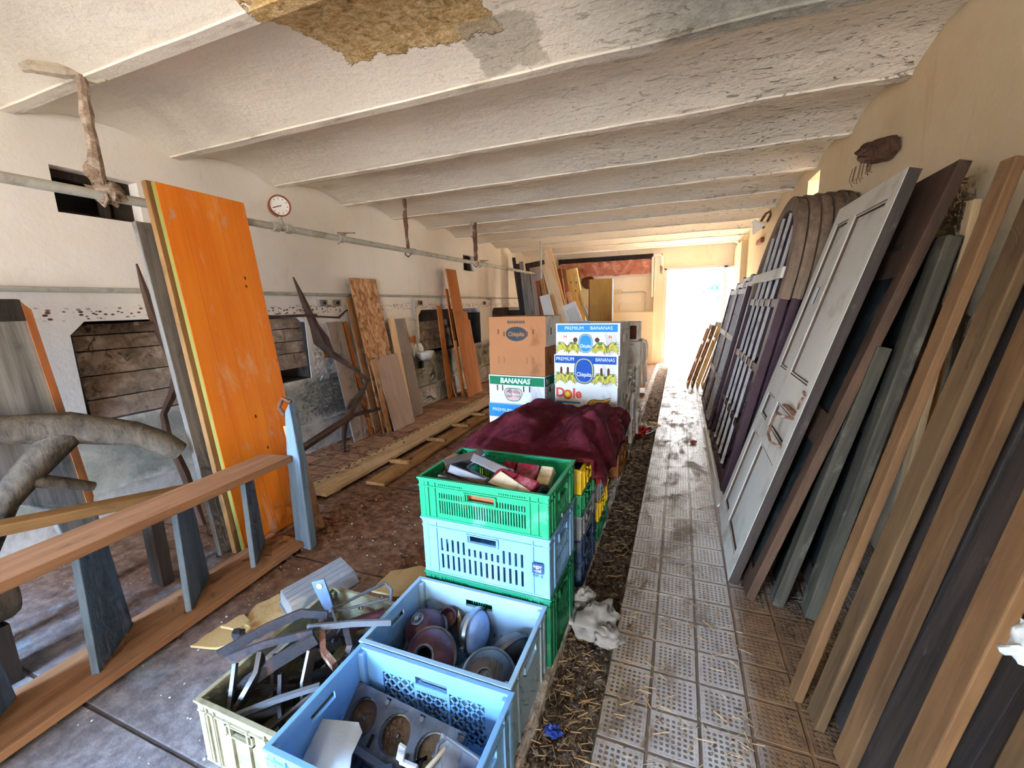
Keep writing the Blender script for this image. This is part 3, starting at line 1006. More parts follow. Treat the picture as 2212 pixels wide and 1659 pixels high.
# what stands between rack and wall
m, w, h = face((-2.98, 1.1, 0), (-2.98, 1.26, 0), (-3.28, 1.1, 1.6), .05)
mb = MB()
mb.prism([(.0, 0), (.13, 0), (.135, .5), (.13, h - .06), (.1, h), (-.3, h), (-.34, h - .05), (-.33, .95), (-.2, .62), (-.05, .5)], 0, .045)
o = tag(mb.build('stall_partition', 'old_grey', None, m, bevel=.008), 'grey curved stall partition board with a rust edged side at far left', 'partition')
mb = MB(); mb.prism([(.1, .4), (.137, .5), (.132, h - .06), (.1, h - .02)], -.006, .05); mb.build('edge_strip', 'rust_wood', o)
mb = MB(); mb.box(-.33, .1, -.004, .0, h - .12, h - .005); mb.build('head_strip', 'old_dark', o)
t = thing('plank', 'long brown plank lying level behind the rack at left', 'plank', None)
m, L = along((-2.8, -.6, .86), (-2.64, 1.55, .48))
mb = MB(); mb.box(-.05, .05, -.025, .025, 0, L); mb.build('plank_body', 'mid_plank', t, m, bevel=.004)
mb = MB(); mb.box(-.05, .05, -.03, .03, 0, .5); mb.build('end_block', 'old_dark', t, T(-2.69, 1.3, 0), bevel=.003)
o = MB()
o.tube([(-3.05, .55, 1.0), (-3.0, .93, .985), (-2.93, 1.14, .945), (-2.85, 1.37, .85), (-2.78, 1.47, .77), (-2.755, 1.535, .7)], [.072, .07, .082, .07, .066, .052], 14)
br = tag(o.build('tree_branch', 'bark', None, smooth=True), 'thick forked tree branch lying across the corner behind the rack', 'branch')
o = MB(); o.tube([(-2.92, 1.16, .93), (-2.92, 1.06, .86), (-2.9, .95, .77), (-2.9, .85, .66), (-2.9, .75, .45), (-2.9, .68, .0)], [.06, .07, .064, .056, .05, .045], 12)
o.build('fork_limb', 'bark', br, smooth=True)
o = MB(); o.tube([(-2.88, .93, .75), (-2.86, 1.06, .68), (-2.86, 1.16, .62)], [.035, .03, .024], 9); o.build('stub', 'bark', br, smooth=True)
t = thing('timber_round', 'dark rounded log end showing below the long plank at left', 'log', T(-2.62, .6, 0))
mb = MB(); mb.M = RX(90); mb.lathe([(0, -.12), (.12, -.12), (.13, -.1), (.13, .1), (.12, .12), (0, .12)], 24); mb.build('log', 'bark', t, T(0, 0, .39), smooth=True)
mb = MB(); mb.box(-.08, .08, -.08, .08, 0, .262); mb.build('block', 'old_dark', t)

# crooked wooden sled frame standing on end
t = thing('sled_frame', 'dark crooked old sled frame standing on end against the wall', 'sled')
def runner(pts, rs):
    mb = MB(); mb.tube(pts, rs, 8, flat=(1, .55)); mb.build('runner', 'sled', t, smooth=True)
runner([(-3.45, 1.863, 1.85), (-3.45, 1.879, 1.7), (-3.44, 1.9, 1.5), (-3.42, 1.95, 1.32), (-3.4, 2.0, 1.1), (-3.37, 1.9, .95), (-3.34, 1.8, .82), (-3.3, 1.78, .66), (-3.22, 1.8, .4), (-3.15, 1.82, .01)], [.006, .02, .03, .05, .055, .03, .022, .026, .03, .02])
runner([(-3.52, 3.2, 1.83), (-3.5, 3.26, 1.63), (-3.47, 3.34, 1.36), (-3.44, 3.38, 1.2), (-3.4, 3.45, 1.06), (-3.3, 3.66, .87), (-3.25, 3.79, .72), (-3.22, 3.63, .58), (-3.22, 3.46, .46), (-3.24, 3.38, .32), (-3.27, 3.38, .18), (-3.29, 3.39, .005)], [.006, .025, .04, .075, .036, .02, .022, .03, .045, .03, .024, .01])
def bar(p, q, r=.022):
    m, L = along(p, q); mb = MB(); mb.box(-r * 1.3, r * 1.3, -r * .6, r * .6, 0, L); mb.build('crossbar', 'sled', t, m, bevel=.004)
bar((-3.46, 1.8, 1.45), (-3.46, 3.36, 1.46)); bar((-3.46, 3.3, 1.45), (-3.52, 3.75, 1.42), .015); bar((-3.52, 3.74, 1.42), (-3.56, 3.92, 1.5), .01)
bar((-3.02, 2.3, .26), (-3.2, 3.45, .4), .03); bar((-3.2, 3.42, .4), (-3.12, 3.8, .4), .022)

# boards leaning in the middle of the left wall
GA = 'sheets of board leaning by the sled frame'
def lb(lbl, x0, y0, y1, xt, h, th, mat, group, name='board', notch=None):
    return board(name, lbl, (x0, y0, 0), (x0, y1, 0), (xt, y0, h), th, mat, 'board', group, notch=notch)
lb('grey brown sheet leaning nearest the sled frame', -3.42, 3.69, 3.93, -3.65, 1.37, .018, 'panel_grey', GA)
lb('narrow orange brown strip board beside the grey brown sheet', -3.43, 3.97, 4.03, -3.67, 1.36, .02, 'panel_orange', GA)
lb('brown chipboard strip standing just behind the flake board', -3.43, 4.06, 4.4, -3.675, 1.645, .018, 'chip', GA)
lb('tall flake board sheet with coarse pressed chips', -3.33, 4.1, 4.57, -3.64, 1.87, .018, 'osb', GA)
lb('brown chip strip in front of the flake board foot', -3.285, 4.12, 4.2, -3.44, .9, .018, 'chip', GA)
lb('pinkish cream sheet leaning in front of the flake board', -3.245, 4.205, 4.645, -3.455, .92, .016, 'panel_pink', GA)
lb('light tan board edge right of the flake board', -3.4, 4.72, 4.84, -3.6, 1.37, .018, 'light_board', GA)
lb('grey tan sheet at the far end by the drinking bowl', -3.4, 4.84, 5.09, -3.6, 1.36, .02, 'panel_grey', GA)
GB = 'brown boards leaning past the drinking bowl'
lb('dull brown board nearest the drinking bowl in its stack', -3.52, 6.03, 6.17, -3.64, 1.515, .02, 'panel_orange', GB)
lb('short narrow strip low in the brown stack', -3.475, 6.19, 6.25, -3.65, .84, .02, 'chip', GB)
lb('slim upright brown board at mid height in the stack', -3.38, 6.26, 6.34, -3.6, 1.79, .02, 'panel_orange', GB)
lb('thin strip squeezed before the tall brown board', -3.33, 6.2, 6.26, -3.44, .95, .02, 'panel_orange', GB)
lb('tallest orange brown board with a bite cut from its side', -3.26, 6.25, 6.78, -3.565, 2.11, .02, 'panel_orange', GB, notch=lambda w, h: [(w - .2, w, h - .7, h), (w - .06, w, h - .85, h - .7)])
lb('wide brown board showing beyond the tallest one', -3.3, 6.5, 6.83, -3.53, 1.3, .02, 'panel_orange', GB)

# two long planks on the floor
t = thing('perforated_plank', 'long pale plank with a scalloped edge of peg holes on the floor', 'plank')
A, B = Vector((-2.72, 2.42, 0)), Vector((-2.78, 6.3, 0))
m, L = along(A, B)
m = Matrix(((1, 0, 0, A.x), (0, 1, 0, A.y), (0, 0, 1, .03), (0, 0, 0, 1))) @ RZ(math.degrees(math.atan2(-(B - A).x, (B - A).y)))
mb = MB()
n = 34
poly = [(.13, 0), (.13, L)]
for k in range(n, -1, -1):
    y = L * (k + .5) / (n + 1)
    s = L / (n + 1) / 2
    poly += [(-.115, y + s), (-.14, y + s * .55), (-.147, y), (-.14, y - s * .55), (-.115, y - s)]
mb.M = RX(-90) @ Matrix.Diagonal((1, 1, 1, 1))
mb.M = Matrix(((1, 0, 0, 0), (0, 0, 1, 0), (0, 1, 0, 0), (0, 0, 0, 1)))
mb.prism(poly, 0, .03)
o = mb.build('plank_body', 'pale_plank', t, m)
R = Matrix(((1, 0, 0, 0), (0, 0, 1, 0), (0, -1, 0, 0), (0, 0, 0, 1)))
R = Matrix(((0, 0, 1, 0), (1, 0, 0, 0), (0, 1, 0, 0), (0, 0, 0, 1)))
o.data.transform(R); o.matrix_basis = m @ R.inverted()
for k in range(n + 1):
    y = L * (k + .5) / (n + 1)
    mb = MB(); mb.box(-.117, -.1, y - .014, y + .014, .0300, .0306)
    mb.build('peg_hole', 'black', t, m)
for y in (.1, L - .3):
    mb = MB(); mb.box(-.12, .1, y, y + .1, -.03, 0); mb.build('batten', 'mid_plank', t, m)
t = thing('pegged_plank', 'narrower brown plank with short pegs lying beside the pale plank', 'plank')
A, B = Vector((-2.4, 2.78, 0)), Vector((-2.5, 6.0, 0))
L = (B - A).length
m = T(A.x, A.y, .0) @ RZ(math.degrees(math.atan2(-(B - A).x, (B - A).y)))
mb = MB(); mb.box(-.095, .095, 0, L, .004, .032)
o = mb.build('plank_body', 'mid_plank', t, m, bevel=.003)
o.data.transform(R); o.matrix_basis = m @ R.inverted()
for y in (.45, 1.15, 1.75, 2.3):
    mb = MB(); mb.box(-.16, .07, y - .018, y + .018, .034, .07); mb.build('peg', 'mid_plank', t, m, bevel=.003)
# ---------------------------------------------------------------- plastic crates
def lattice(mb, x0, x1, z0, z1, y0, y1, pitch=.026, w=.0035):
    for s in (1, -1):
        c = -.6
        while c < 1.2:
            # line z = s*x + c clipped to the field
            pts = []
            for x in (x0, x1):
                z = s * (x - x0) + c + z0
                if z0 <= z <= z1: pts.append((x, z))
            for z in (z0, z1):
                x = x0 + s * (z - z0 - c)
                if x0 < x < x1: pts.append((x, z))
            if len(pts) >= 2:
                (ax, az), (bx, bz) = pts[0], pts[1]
                L = math.hypot(bx - ax, bz - az)
                if L > .006:
                    nx, nz = -(bz - az) / L * w, (bx - ax) / L * w
                    mb.prism([(ax + nx, az + nz), (bx + nx, bz + nz), (bx - nx, bz - nz), (ax - nx, az - nz)], y0, y1)
            c += pitch * 1.4142
def slots(x0, x1, z0, z1, n, w, skip=()):
    p = (x1 - x0) / n
    return [(x0 + p * (i + .5) - w / 2, x0 + p * (i + .5) + w / 2, z0, z1) for i in range(n) if i not in skip]
def crate_holes(style, L, H):
    c = L / 2
    hw = .062 if L > .5 else .05
    hole = (c - hw, c + hw, H - .075, H - .045)
    if style == 'fine':
        a, b = (.1, L - .1)
        s = slots(a, b, .03, .09, 34 if L > .5 else 20, .0055)
        s2 = [q for q in slots(a, b, .1, H - .06, 34 if L > .5 else 20, .0055) if q[1] < c - hw - .012 or q[0] > c + hw + .012]
        s3 = [q for q in slots(a, b, .1, H - .09, 34 if L > .5 else 20, .0055) if not (q[1] < c - hw - .012 or q[0] > c + hw + .012)]
        s4 = [q for q in slots(a, b, H - .026, H - .02, 40 if L > .5 else 24, .005) if q[1] < c - hw - .02 or q[0] > c + hw + .02]
        return s + s2 + (s3 if H > .2 else []) + s4 + [hole]
    if style == 'stag':
        a, b = (.085, L - .11)
        n = 15 if L > .5 else 9
        s = slots(a, b, .03, .1, n, .011)
        s2 = [(q[0], q[1], .115, (.175 if i < n // 3 or i > n * 2 // 3 else .15)) for i, q in enumerate(slots(a, b, 0, 0, n, .011))]
        return s + s2 + [hole]
    if style == 'small':
        return slots(c - .24, c - .05, .1, .125, 6, .007) + slots(c + .03, c + .24, .1, .125, 6, .007) + [hole]
    if style == 'lattice':
        return [(.1, c - .07, .06, H - .07), (c - .06, c + .06, .06, H - .1), (c + .07, L - .1, .06, H - .07), hole] if L > .5 else [hole]
    return [hole]
def crate(label, M, W, Dp, H, style, mat, group='plastic crates stacked on the kerb', end_style=None, name='plastic_crate', sub=True):
    t = thing(name, label, 'crate', M, group)
    th = .006
    mb = MB(); mb.box(.012, W - .012, .012, Dp - .012, .0, .008); mb.build('base', mat, t)
    sides = [('front_panel', W, T(0, .008, 0)), ('back_panel', W, T(W, Dp - .008, 0) @ RZ(180)), ('end_panel', Dp, T(.008, Dp, 0) @ RZ(-90)), ('end_panel', Dp, T(W - .008, 0, 0) @ RZ(90))]
    for k, (nm, L, mm) in enumerate(sides):
        st = style if k < 2 else (end_style or style)
        hs = crate_holes(st, L, H)
        mb = MB()
        mb.plate(.01, L - .01, .004, H, 0, th, hs)
        if st == 'lattice' and L > .5:
            for h in hs[:3]: lattice(mb, *h, .001, .005)
        # ribs standing proud of the outside face
        r = .006
        mb.box(.005, L - .005, -r, 0, H - .012, H)
        mb.box(.005, L - .005, -r, 0, H - .038, H - .032) if H > .16 else None
        mb.box(.005, L - .005, -r * .6, 0, 0, .01)
        xs = (.05, .085, L - .085, L - .05) if st in ('fine', 'rib') else (.075, L - .075)
        for x in xs: mb.box(x - .003, x + .003, -r, 0, .01, H - .012)
        if st == 'rib':
            for i in range(1, 5):
                x = L * i / 5
                mb.box(x - .004, x + .004, -r * 1.4, 0, .01, H - .03)
        c = L / 2
        hw = .062 if L > .5 else .05
        for (a, b, z0, z1) in ((c - hw - .012, c + hw + .012, H - .045, H - .04), (c - hw - .012, c + hw + .012, H - .082, H - .076), (c - hw - .012, c - hw - .006, H - .082, H - .04), (c + hw + .006, c + hw + .012, H - .082, H - .04)):
            mb.box(a, b, -r * 1.3, 0, z0, z1)
        mb.build(nm, mat, t, mm)
    mb = MB(); mb.M = Matrix(((1, 0, 0, 0), (0, 0, 1, 0), (0, 1, 0, H - .004), (0, 0, 0, 1)))
    mb.plate(-.002, W + .002, -.002, Dp + .002, 0, .008, [(.016, W - .016, .016, Dp - .016)])
    mb.build('rim', mat, t, bevel=.002)
    for x, y in ((.004, .004), (W - .034, .004), (.004, Dp - .034), (W - .034, Dp - .034)):
        mb = MB(); mb.box(x, x + .03, y, y + .03, .002, H - .006)
        mb.build('corner_post', mat, t, bevel=.006)
    return t

X0 = -1.04
GC = None
A = crate('blue crate of dashboard parts with lattice sides, nearest the camera', T(X0, .652, 0), .6, .4, .3, 'lattice', 'crate_blue', GC)
B = crate('blue crate of round headlamps standing before the stack', T(X0 - .015, 1.06, 0), .6, .4, .3, 'small', 'crate_blue2', GC)
G = crate('dirty ivory crate heaped with iron brackets beside the near blue crate', T(-1.455, .72, 0), .4, .62, .24, 'rib', 'crate_ivory', GC)
# front stack
crate('green crate at the bottom of the front stack', T(-1.04, 1.475, 0) @ RZ(-1), .6, .4, .325, 'fine', 'crate_green2', GC)
S2 = crate('blue slotted crate in the middle of the front stack', T(-1.04, 1.475, .326) @ RZ(-1), .6, .4, .262, 'stag', 'crate_blue', GC)
crate('green crate of tail lamps topping the front stack', T(-1.045, 1.475, .589) @ RZ(-1), .605, .41, .185, 'fine', 'crate_green', GC)
# sticker on the blue crate's front
mb = MB(); mb.box(.525, .572, -.0062, -.005, .115, .16); st = mb.build('sticker', 'crate_navy', S2)
text('ogpr', .022, 'print_white', S2, T(.5485, -.0066, .147), sx=.9)
text('-oel', .022, 'print_white', S2, T(.5485, -.0066, .128), sx=.9)
text('TYP - E', .014, 'crate_navy', S2, T(.5485, -.0064, .104), bold=.0004)
# second stack
y2 = 2.0
for (H, z, mat, st, lab) in ((.15, 0, 'crate_navy', 'plain', 'navy crate at the foot of the second stack'), (.13, .151, 'crate_navy', 'plain', 'navy crate second from the floor behind the front stack'), (.135, .282, 'crate_grey', 'plain', 'grey crate in the middle of the second stack'),
                             (.12, .418, 'crate_green', 'rib', 'green crate directly under the yellow crate'), (.13, .539, 'crate_yellow', 'rib', 'yellow crate topping the second stack')):
    crate(lab, T(-1.03, y2, z), .6, .4, H, st, mat, GC)
for (H, z, mat, st, lab) in ((.13, 0, 'crate_green2', 'rib', 'green crate at the foot of the third stack'), (.13, .131, 'crate_yellow', 'rib', 'yellow crate low in the third stack'), (.125, .262, 'crate_grey', 'plain', 'grey crate under the red one in the third stack'), (.125, .388, 'crate_red', 'plain', 'red crate topping the third stack under the blanket')):
    crate(lab, T(-1.03, 2.5, z), .6, .4, H, st, mat, GC)

# ---------------------------------------------------------------- what lies in the crates
def lamp_shell(label, M, r, d, mat, kind, rimmat='lamp_grey'):
    """round headlamp: a bowl with its rim, open hole or bulb holder at the back, or its lens"""
    t = thing('headlamp', label, 'headlamp', M, 'headlamps in the blue crate')
    mb = MB()
    if kind == 'hole':
        mb.lathe([(r * .32, d), (r * .62, d * .86), (r * .9, d * .45), (r, 0), (r * .97, -.004), (r * .86, d * .4), (r * .58, d * .8), (r * .3, d * .95)], 32)
        mb.build('bowl', mat, t, smooth=True)
        mb = MB(); mb.lathe([(r * .3, d - .004), (r * .36, d + .006), (r * .42, d + .002), (r * .4, d - .01)], 28); mb.build('collar', 'steel', t, smooth=True)
        mb = MB(); mb.box(r * .5, r * .78, -r * .45, r * .3, d * .72, d * .725); mb.build('paper_label', 'print_white', t, T(0, 0, .012) @ RY(20))
        mb = MB(); mb.lathe([(0, 0), (r * .9, 0), (r * .9, .004), (0, .004)], 24); mb.build('inside', 'black', t)
    elif kind == 'boss':
        mb.lathe([(0, d), (r * .3, d), (r * .62, d * .86), (r * .9, d * .45), (r, 0), (r * .98, -.006), (0, -.006)], 32)
        mb.build('bowl', mat, t, smooth=True)
        mb = MB(); mb.lathe([(r * .3, d - .004), (r * .3, d + .012), (r * .25, d + .014), (r * .22, d + .002), (r * .1, d + .001), (r * .1, d + .018), (0, d + .02)], 26); mb.build('socket', 'steel', t, smooth=True)
    else:
        mb.lathe([(0, d), (r * .45, d * .95), (r * .8, d * .6), (r, 0), (r * .98, -.008), (r * .9, -.01)], 32)
        mb.build('bowl', mat, t, smooth=True)
        mb = MB(); mb.lathe([(r * .93, -.006), (r * .8, -.022), (r * .5, -.034), (0, -.038)], 32); mb.build('lens', 'pale_blue_plastic' if kind == 'lens' else 'lamp_grey', t, smooth=True)
    mb = MB(); mb.lathe([(r * .96, -.012), (r * 1.05, -.01), (r * 1.06, .004), (r * .98, .008)], 32); mb.build('rim', rimmat, t, smooth=True)
    mb = MB(); mb.box(r * .98, r * 1.14, -.012, .012, -.006, .006); mb.build('lug', 'steel', t, bevel=.002)
    return t
def tilt(loc, d, spin=0):
    """local Z along d"""
    q = Vector(d).to_track_quat('Z', 'Y').to_matrix().to_4x4()
    return Matrix.Translation(loc) @ q @ RZ(spin)
lamp_shell('maroon rounded headlamp bowl at the back corner of its crate', tilt((-.95, 1.33, .15), (-.1, -.35, .8)), .09, .09, 'lamp_maroon', 'boss')
lamp_shell('brown headlamp bowl with an open ring hole and paper tag', tilt((-.845, 1.2, .175), (.05, -.75, .7), -30), .1, .07, 'lamp_maroon', 'hole')
lamp_shell('headlamp standing on edge with its pale lens facing the kerb', tilt((-.735, 1.37, .175), (-.9, .1, -.12)), .094, .06, 'steel', 'lens', 'chrome')
lamp_shell('grey headlamp leaning in the far corner by the kerb', tilt((-.575, 1.34, .15), (-.5, .3, .2)), .09, .06, 'lamp_grey', 'lensdark', 'lamp_grey')
lamp_shell('dark headlamp bowl with a round bulb socket, front of its crate', tilt((-.597, 1.19, .165), (.12, -.6, .75), 20), .1, .075, 'lamp_grey', 'boss', 'steel')
t = thing('lamp_bracket', 'forked iron lamp bracket hanging by the maroon headlamp', 'bracket', T(-1.0, 1.3, .2))
for dx in (0, .014):
    mb = MB(); mb.tube([(dx, .06, .02), (dx + .01, .0, .0), (.01, -.09, -.08), (.008, -.1, -.1)], .006, 7); mb.build('arm', 'steel', t, smooth=True)
mb = MB(); mb.lathe([(.006, -.004), (.016, -.004), (.016, .004), (.006, .004)], 14); mb.build('eye', 'steel', t, T(.008, -.105, -.1) @ RX(70))
t = thing('bulb_holder', 'small maroon bulb holder with torn card behind the headlamps', 'lamp part', T(-.88, 1.41, .17))
mb = MB(); mb.M = RX(40); mb.lathe([(.0, 0), (.03, 0), (.04, .03), (.036, .032), (.025, .006), (0, .006)], 20); mb.build('cup', 'lamp_maroon', t, smooth=True)
mb = MB(); mb.prism([(.01, -.06), (.05, -.07), (.06, .0), (.045, .055), (.035, .0)], -.002, .002); mb.build('torn_card', 'plaster_flake', t)

# instrument cluster and other dashboard parts in the near crate
cm = T(-.815, .925, .135) @ RZ(-5) @ RX(-55)
t = thing('instrument_cluster', 'grey instrument cluster with three round dials, lying in the near crate', 'dashboard part', cm)
mb = MB()
cs = (-.145, 0, .145)
def clus(x, z):
    return not any((x - c) ** 2 + z ** 2 < .055 ** 2 for c in cs)
mb.plate(-.235, .235, -.08, .08, 0, .004, [], None)
xs = [i * .0075 for i in range(-31, 32)]
mb = MB(); hol = []
vs, fs = [], []
for c in cs:
    seg = 36
    base = len(vs)
    for k in range(seg):
        a = 2 * PI * k / seg
        q = max(abs(math.cos(a)), abs(math.sin(a)))
        vs += [(c + .057 * math.cos(a), 0, .057 * math.sin(a)), (c + .0725 * math.cos(a) / q, 0, .078 * math.sin(a) / q), (c + .054 * math.cos(a), .03, .054 * math.sin(a))]
    for k in range(seg):
        i, j = base + 3 * k, base + 3 * ((k + 1) % seg)
        fs += [(i, i + 1, j + 1, j), (i, j, j + 2, i + 2)]
mb.add(vs, fs)
mb.box(-.235, -.2175, -.001, .03, -.07, .075); mb.box(.2175, .235, -.001, .03, -.07, .075); mb.box(-.235, .235, .0, .03, -.088, -.078); mb.box(-.235, .235, .0, .03, .078, .084)
mb.build('fascia', 'cluster', t)
for c in cs:
    mb = MB(); mb.M = T(c, .03, 0) @ RX(90); mb.lathe([(0, .0), (.056, 0), (.056, .003), (0, .003)], 36); d = mb.build('dial', 'dial_brown', t)
    mb = MB(); mb.M = T(c, .02, 0) @ RX(90); mb.lathe([(.052, 0), (.057, 0), (.057, .006), (.052, .006)], 36); mb.build('bezel_ring', 'chrome', d, smooth=True)
    mb = MB(); mb.M = T(c, .026, 0) @ RX(90); mb.lathe([(0, 0), (.008, 0), (.006, .006), (0, .008)], 12); mb.build('hub', 'steel', d, smooth=True)
for c in (-.073, .073):
    mb = MB(); mb.box(c - .006, c + .006, -.002, .002, -.06, -.025); mb.build('warning_light', 'black', t)
    mb = MB(); mb.M = T(c, 0, .066) @ RX(90); mb.lathe([(0, 0), (.008, 0), (.008, .004), (0, .004)], 14); mb.build('screw', 'steel', t)
def strip(name, label, p, q, w, th, mat, cat='dashboard part', roll=0):
    m, L = along(p, q)
    mb = MB(); mb.box(-w / 2, w / 2, -th / 2, th / 2, 0, L)
    return tag(mb.build(name, mat, None, m @ RZ(roll), bevel=.002), label, cat)
strip('trim_bar', 'long grey plastic trim bar lying before the instrument cluster', (-1.02, .845, .155), (-.66, .825, .11), .022, .012, 'cluster')
cv = tag(MB().prism([(-.14, -.1), (-.16, .06), (-.03, .1), (-.0, .085), (.005, .03), (.03, -.01), (.075, -.025), (.1, .0), (.16, -.02), (.15, -.1), (-.05, -.12)], 0, .003).build('cover_plate', 'cover_grey', None, T(-.87, .765, .18) @ RZ(-8) @ RX(-58), bevel=.001), 'pale grey cover plate with a round bite, front of the near crate', 'dashboard part')
mb = MB(); mb.M = T(-.1, -.001, -.06) @ RX(90); mb.lathe([(0, 0), (.014, 0), (.014, .002), (0, .002)], 16); mb.build('bolt_hole', 'black', cv)
t = thing('plastic_cover', 'clear smoked plastic cover leaning in the near crate corner', 'cover', T(-.56, .8, .06) @ RZ(-12) @ RX(-28))
mb = MB(); mb.plate(-.085, .085, 0, .2, 0, .003); mb.build('window', 'clear', t)
mb = MB(); mb.tube([(-.085, 0, 0), (-.085, 0, .17), (-.06, 0, .2), (.06, 0, .2), (.085, 0, .17), (.085, 0, 0)], .006, 8); mb.build('edge_bead', 'steel', t, smooth=True)
t = thing('metal_clip', 'small bright metal clip resting on the clear cover', 'clip', T(-.545, .82, .2) @ RZ(20))
mb = MB(); mb.box(-.025, .02, -.012, .012, 0, .004); mb.build('tongue', 'print_white', t, RY(-25)); mb = MB(); mb.box(.0, .02, -.02, .014, .006, .012); mb.build('ear', 'print_white', t, RX(30))
t = thing('white_bracket', 'white plastic hinge bracket among the dark wiring in the near crate', 'bracket', T(-.72, .83, .19))
mb = MB(); mb.box(-.012, .012, -.005, .005, 0, .06); mb.build('arm', 'print_white', t, RY(15), bevel=.002); mb = MB(); mb.box(0, .06, -.006, .006, -.01, .004); mb.build('foot_plate', 'print_white', t, bevel=.002)
t = thing('wiring_loom', 'tangle of dark wires and connectors beneath the cover plate', 'wiring', T(-.74, .83, .05))
for k in range(9):
    r = random.Random(k)
    p = [(r.uniform(-.2, .2), r.uniform(-.12, .05), r.uniform(0, .03))]
    for i in range(5): p.append((p[-1][0] + r.uniform(-.07, .07), p[-1][1] + r.uniform(-.05, .05), max(0, min(.11, p[-1][2] + r.uniform(-.03, .05)))))
    mb = MB(); mb.tube(p, .006, 6); mb.build('wire', 'black' if k % 3 else 'iron', t, smooth=True)
for k in range(6):
    r = random.Random(40 + k)
    mb = MB(); mb.box(-.03, .03, -.02, .02, -.012, .012); mb.build('connector', 'iron' if k % 2 else 'cluster', t, T(r.uniform(-.18, .18), r.uniform(-.1, .05), r.uniform(.03, .1)) @ RZ(r.uniform(0, 180)) @ RX(r.uniform(-40, 40)), bevel=.003)
t = thing('hose', 'pale curved hose looping out by the clear cover', 'hose', None)
mb = MB(); mb.tube([(-.69, .78, .1), (-.66, .83, .15), (-.62, .87, .19), (-.6, .9, .21), (-.605, .93, .2)], .007, 8); mb.build('hose_body', 'lens_clear', t, smooth=True)

# iron brackets heaped in the ivory crate
GI = 'iron brackets heaped in the ivory crate'
def iron(label, pts, w, th, mat='iron', name='iron_bracket'):
    mb = MB(); mb.tube(pts, 1.0, 8, flat=(w, th))
    return tag(mb.build(name, mat, None, smooth=True, bevel=0), label, 'bracket', GI)
iron('long bowed iron strap, top of the heap', [(-1.53, .86, .27), (-1.42, .98, .32), (-1.33, 1.06, .345), (-1.24, 1.1, .33)], .018, .005)
iron('straight iron strap reaching over to the headlamp crate', [(-1.26, 1.02, .33), (-1.12, 1.1, .325), (-.985, 1.16, .32)], .012, .005, 'steel')
iron('flat iron strip along the left of the heap', [(-1.5, .88, .25), (-1.38, .93, .3), (-1.22, 1.01, .33)], .014, .005)
iron('iron channel bar crossing the middle of the heap', [(-1.4, .8, .2), (-1.3, .9, .27), (-1.2, 1.0, .32)], .022, .008)
iron('upright iron strut by the ivory crate wall', [(-1.41, .84, .29), (-1.37, .78, .2), (-1.35, .74, .1)], .013, .006, 'steel')
iron('curved iron arm sweeping down into the crate', [(-1.36, .9, .29), (-1.33, .86, .26), (-1.34, .8, .2), (-1.38, .77, .13)], .024, .008, 'lamp_grey')
iron('thin iron rod lying toward the near blue crate', [(-1.33, .73, .2), (-1.2, .82, .235), (-1.09, .9, .25)], .008, .008, 'steel')
iron('second thin iron rod beside the first', [(-1.2, .76, .16), (-1.12, .86, .22), (-1.06, .93, .25)], .006, .006, 'lamp_grey')
iron('iron hinge plate standing on end mid crate', [(-1.2, .98, .29), (-1.19, .93, .21), (-1.17, .9, .13)], .026, .005, 'lamp_grey')
iron('forked iron link in the shade of the heap', [(-1.27, .9, .24), (-1.24, .86, .16), (-1.22, .84, .06)], .02, .006)
iron('rust brown bar flat across the heap', [(-1.24, 1.07, .315), (-1.17, 1.0, .27), (-1.1, .98, .25)], .02, .01, 'rust')
iron('bent iron stirrup by the back wall of the crate', [(-1.11, 1.02, .2), (-1.09, 1.05, .28), (-1.16, 1.1, .31), (-1.2, 1.08, .24)], .012, .005)
iron('iron tube end at the back of the heap', [(-1.3, 1.12, .28), (-1.28, 1.16, .25), (-1.27, 1.2, .12)], .016, .016, 'lamp_grey')
iron('short iron tie low in the crate', [(-1.34, .98, .1), (-1.22, 1.05, .12), (-1.12, 1.2, .1)], .02, .01)
iron('heavy dark iron block at the bottom of the crate', [(-1.38, 1.0, .05), (-1.25, 1.0, .06), (-1.12, 1.02, .05)], .05, .03, 'dark')
for k in range(9):
    r = random.Random(200 + k)
    x, y, z = r.uniform(-1.36, -1.16), r.uniform(.8, 1.22), r.uniform(.05, .2)
    a = r.uniform(0, PI)
    L = r.uniform(.06, .1)
    d = Vector((math.cos(a) * .5, math.sin(a), r.uniform(-.2, .35))).normalized() * L
    mb = MB(); mb.tube([Vector((x, y, z)) - d, Vector((x, y, z)), Vector((x, y, z + r.uniform(-.03, .04))) + d], 1.0, 8, flat=(r.uniform(.012, .022), .006))
    tag(mb.build('iron_bracket', 'dark' if k % 3 else 'iron', None, smooth=True), 'short dark iron bracket buried in the ivory crate', 'bracket', 'short iron brackets buried in the ivory crate')
t = thing('wire_frame', 'bent thin wire frame at the back of the ivory crate', 'frame', T(0, 0, 0))
mb = MB(); mb.tube([(-1.19, 1.1, .27), (-1.28, 1.16, .3), (-1.2, 1.3, .31), (-1.17, 1.36, .31), (-1.12, 1.34, .3), (-1.1, 1.3, .28)], .007, 8); mb.build('wire_loop', 'steel', t, smooth=True)
mb = MB(); mb.tube([(-1.27, 1.16, .29), (-1.19, 1.21, .3), (-1.11, 1.3, .29)], .005, 8); mb.build('cross_wire', 'steel', t, smooth=True)
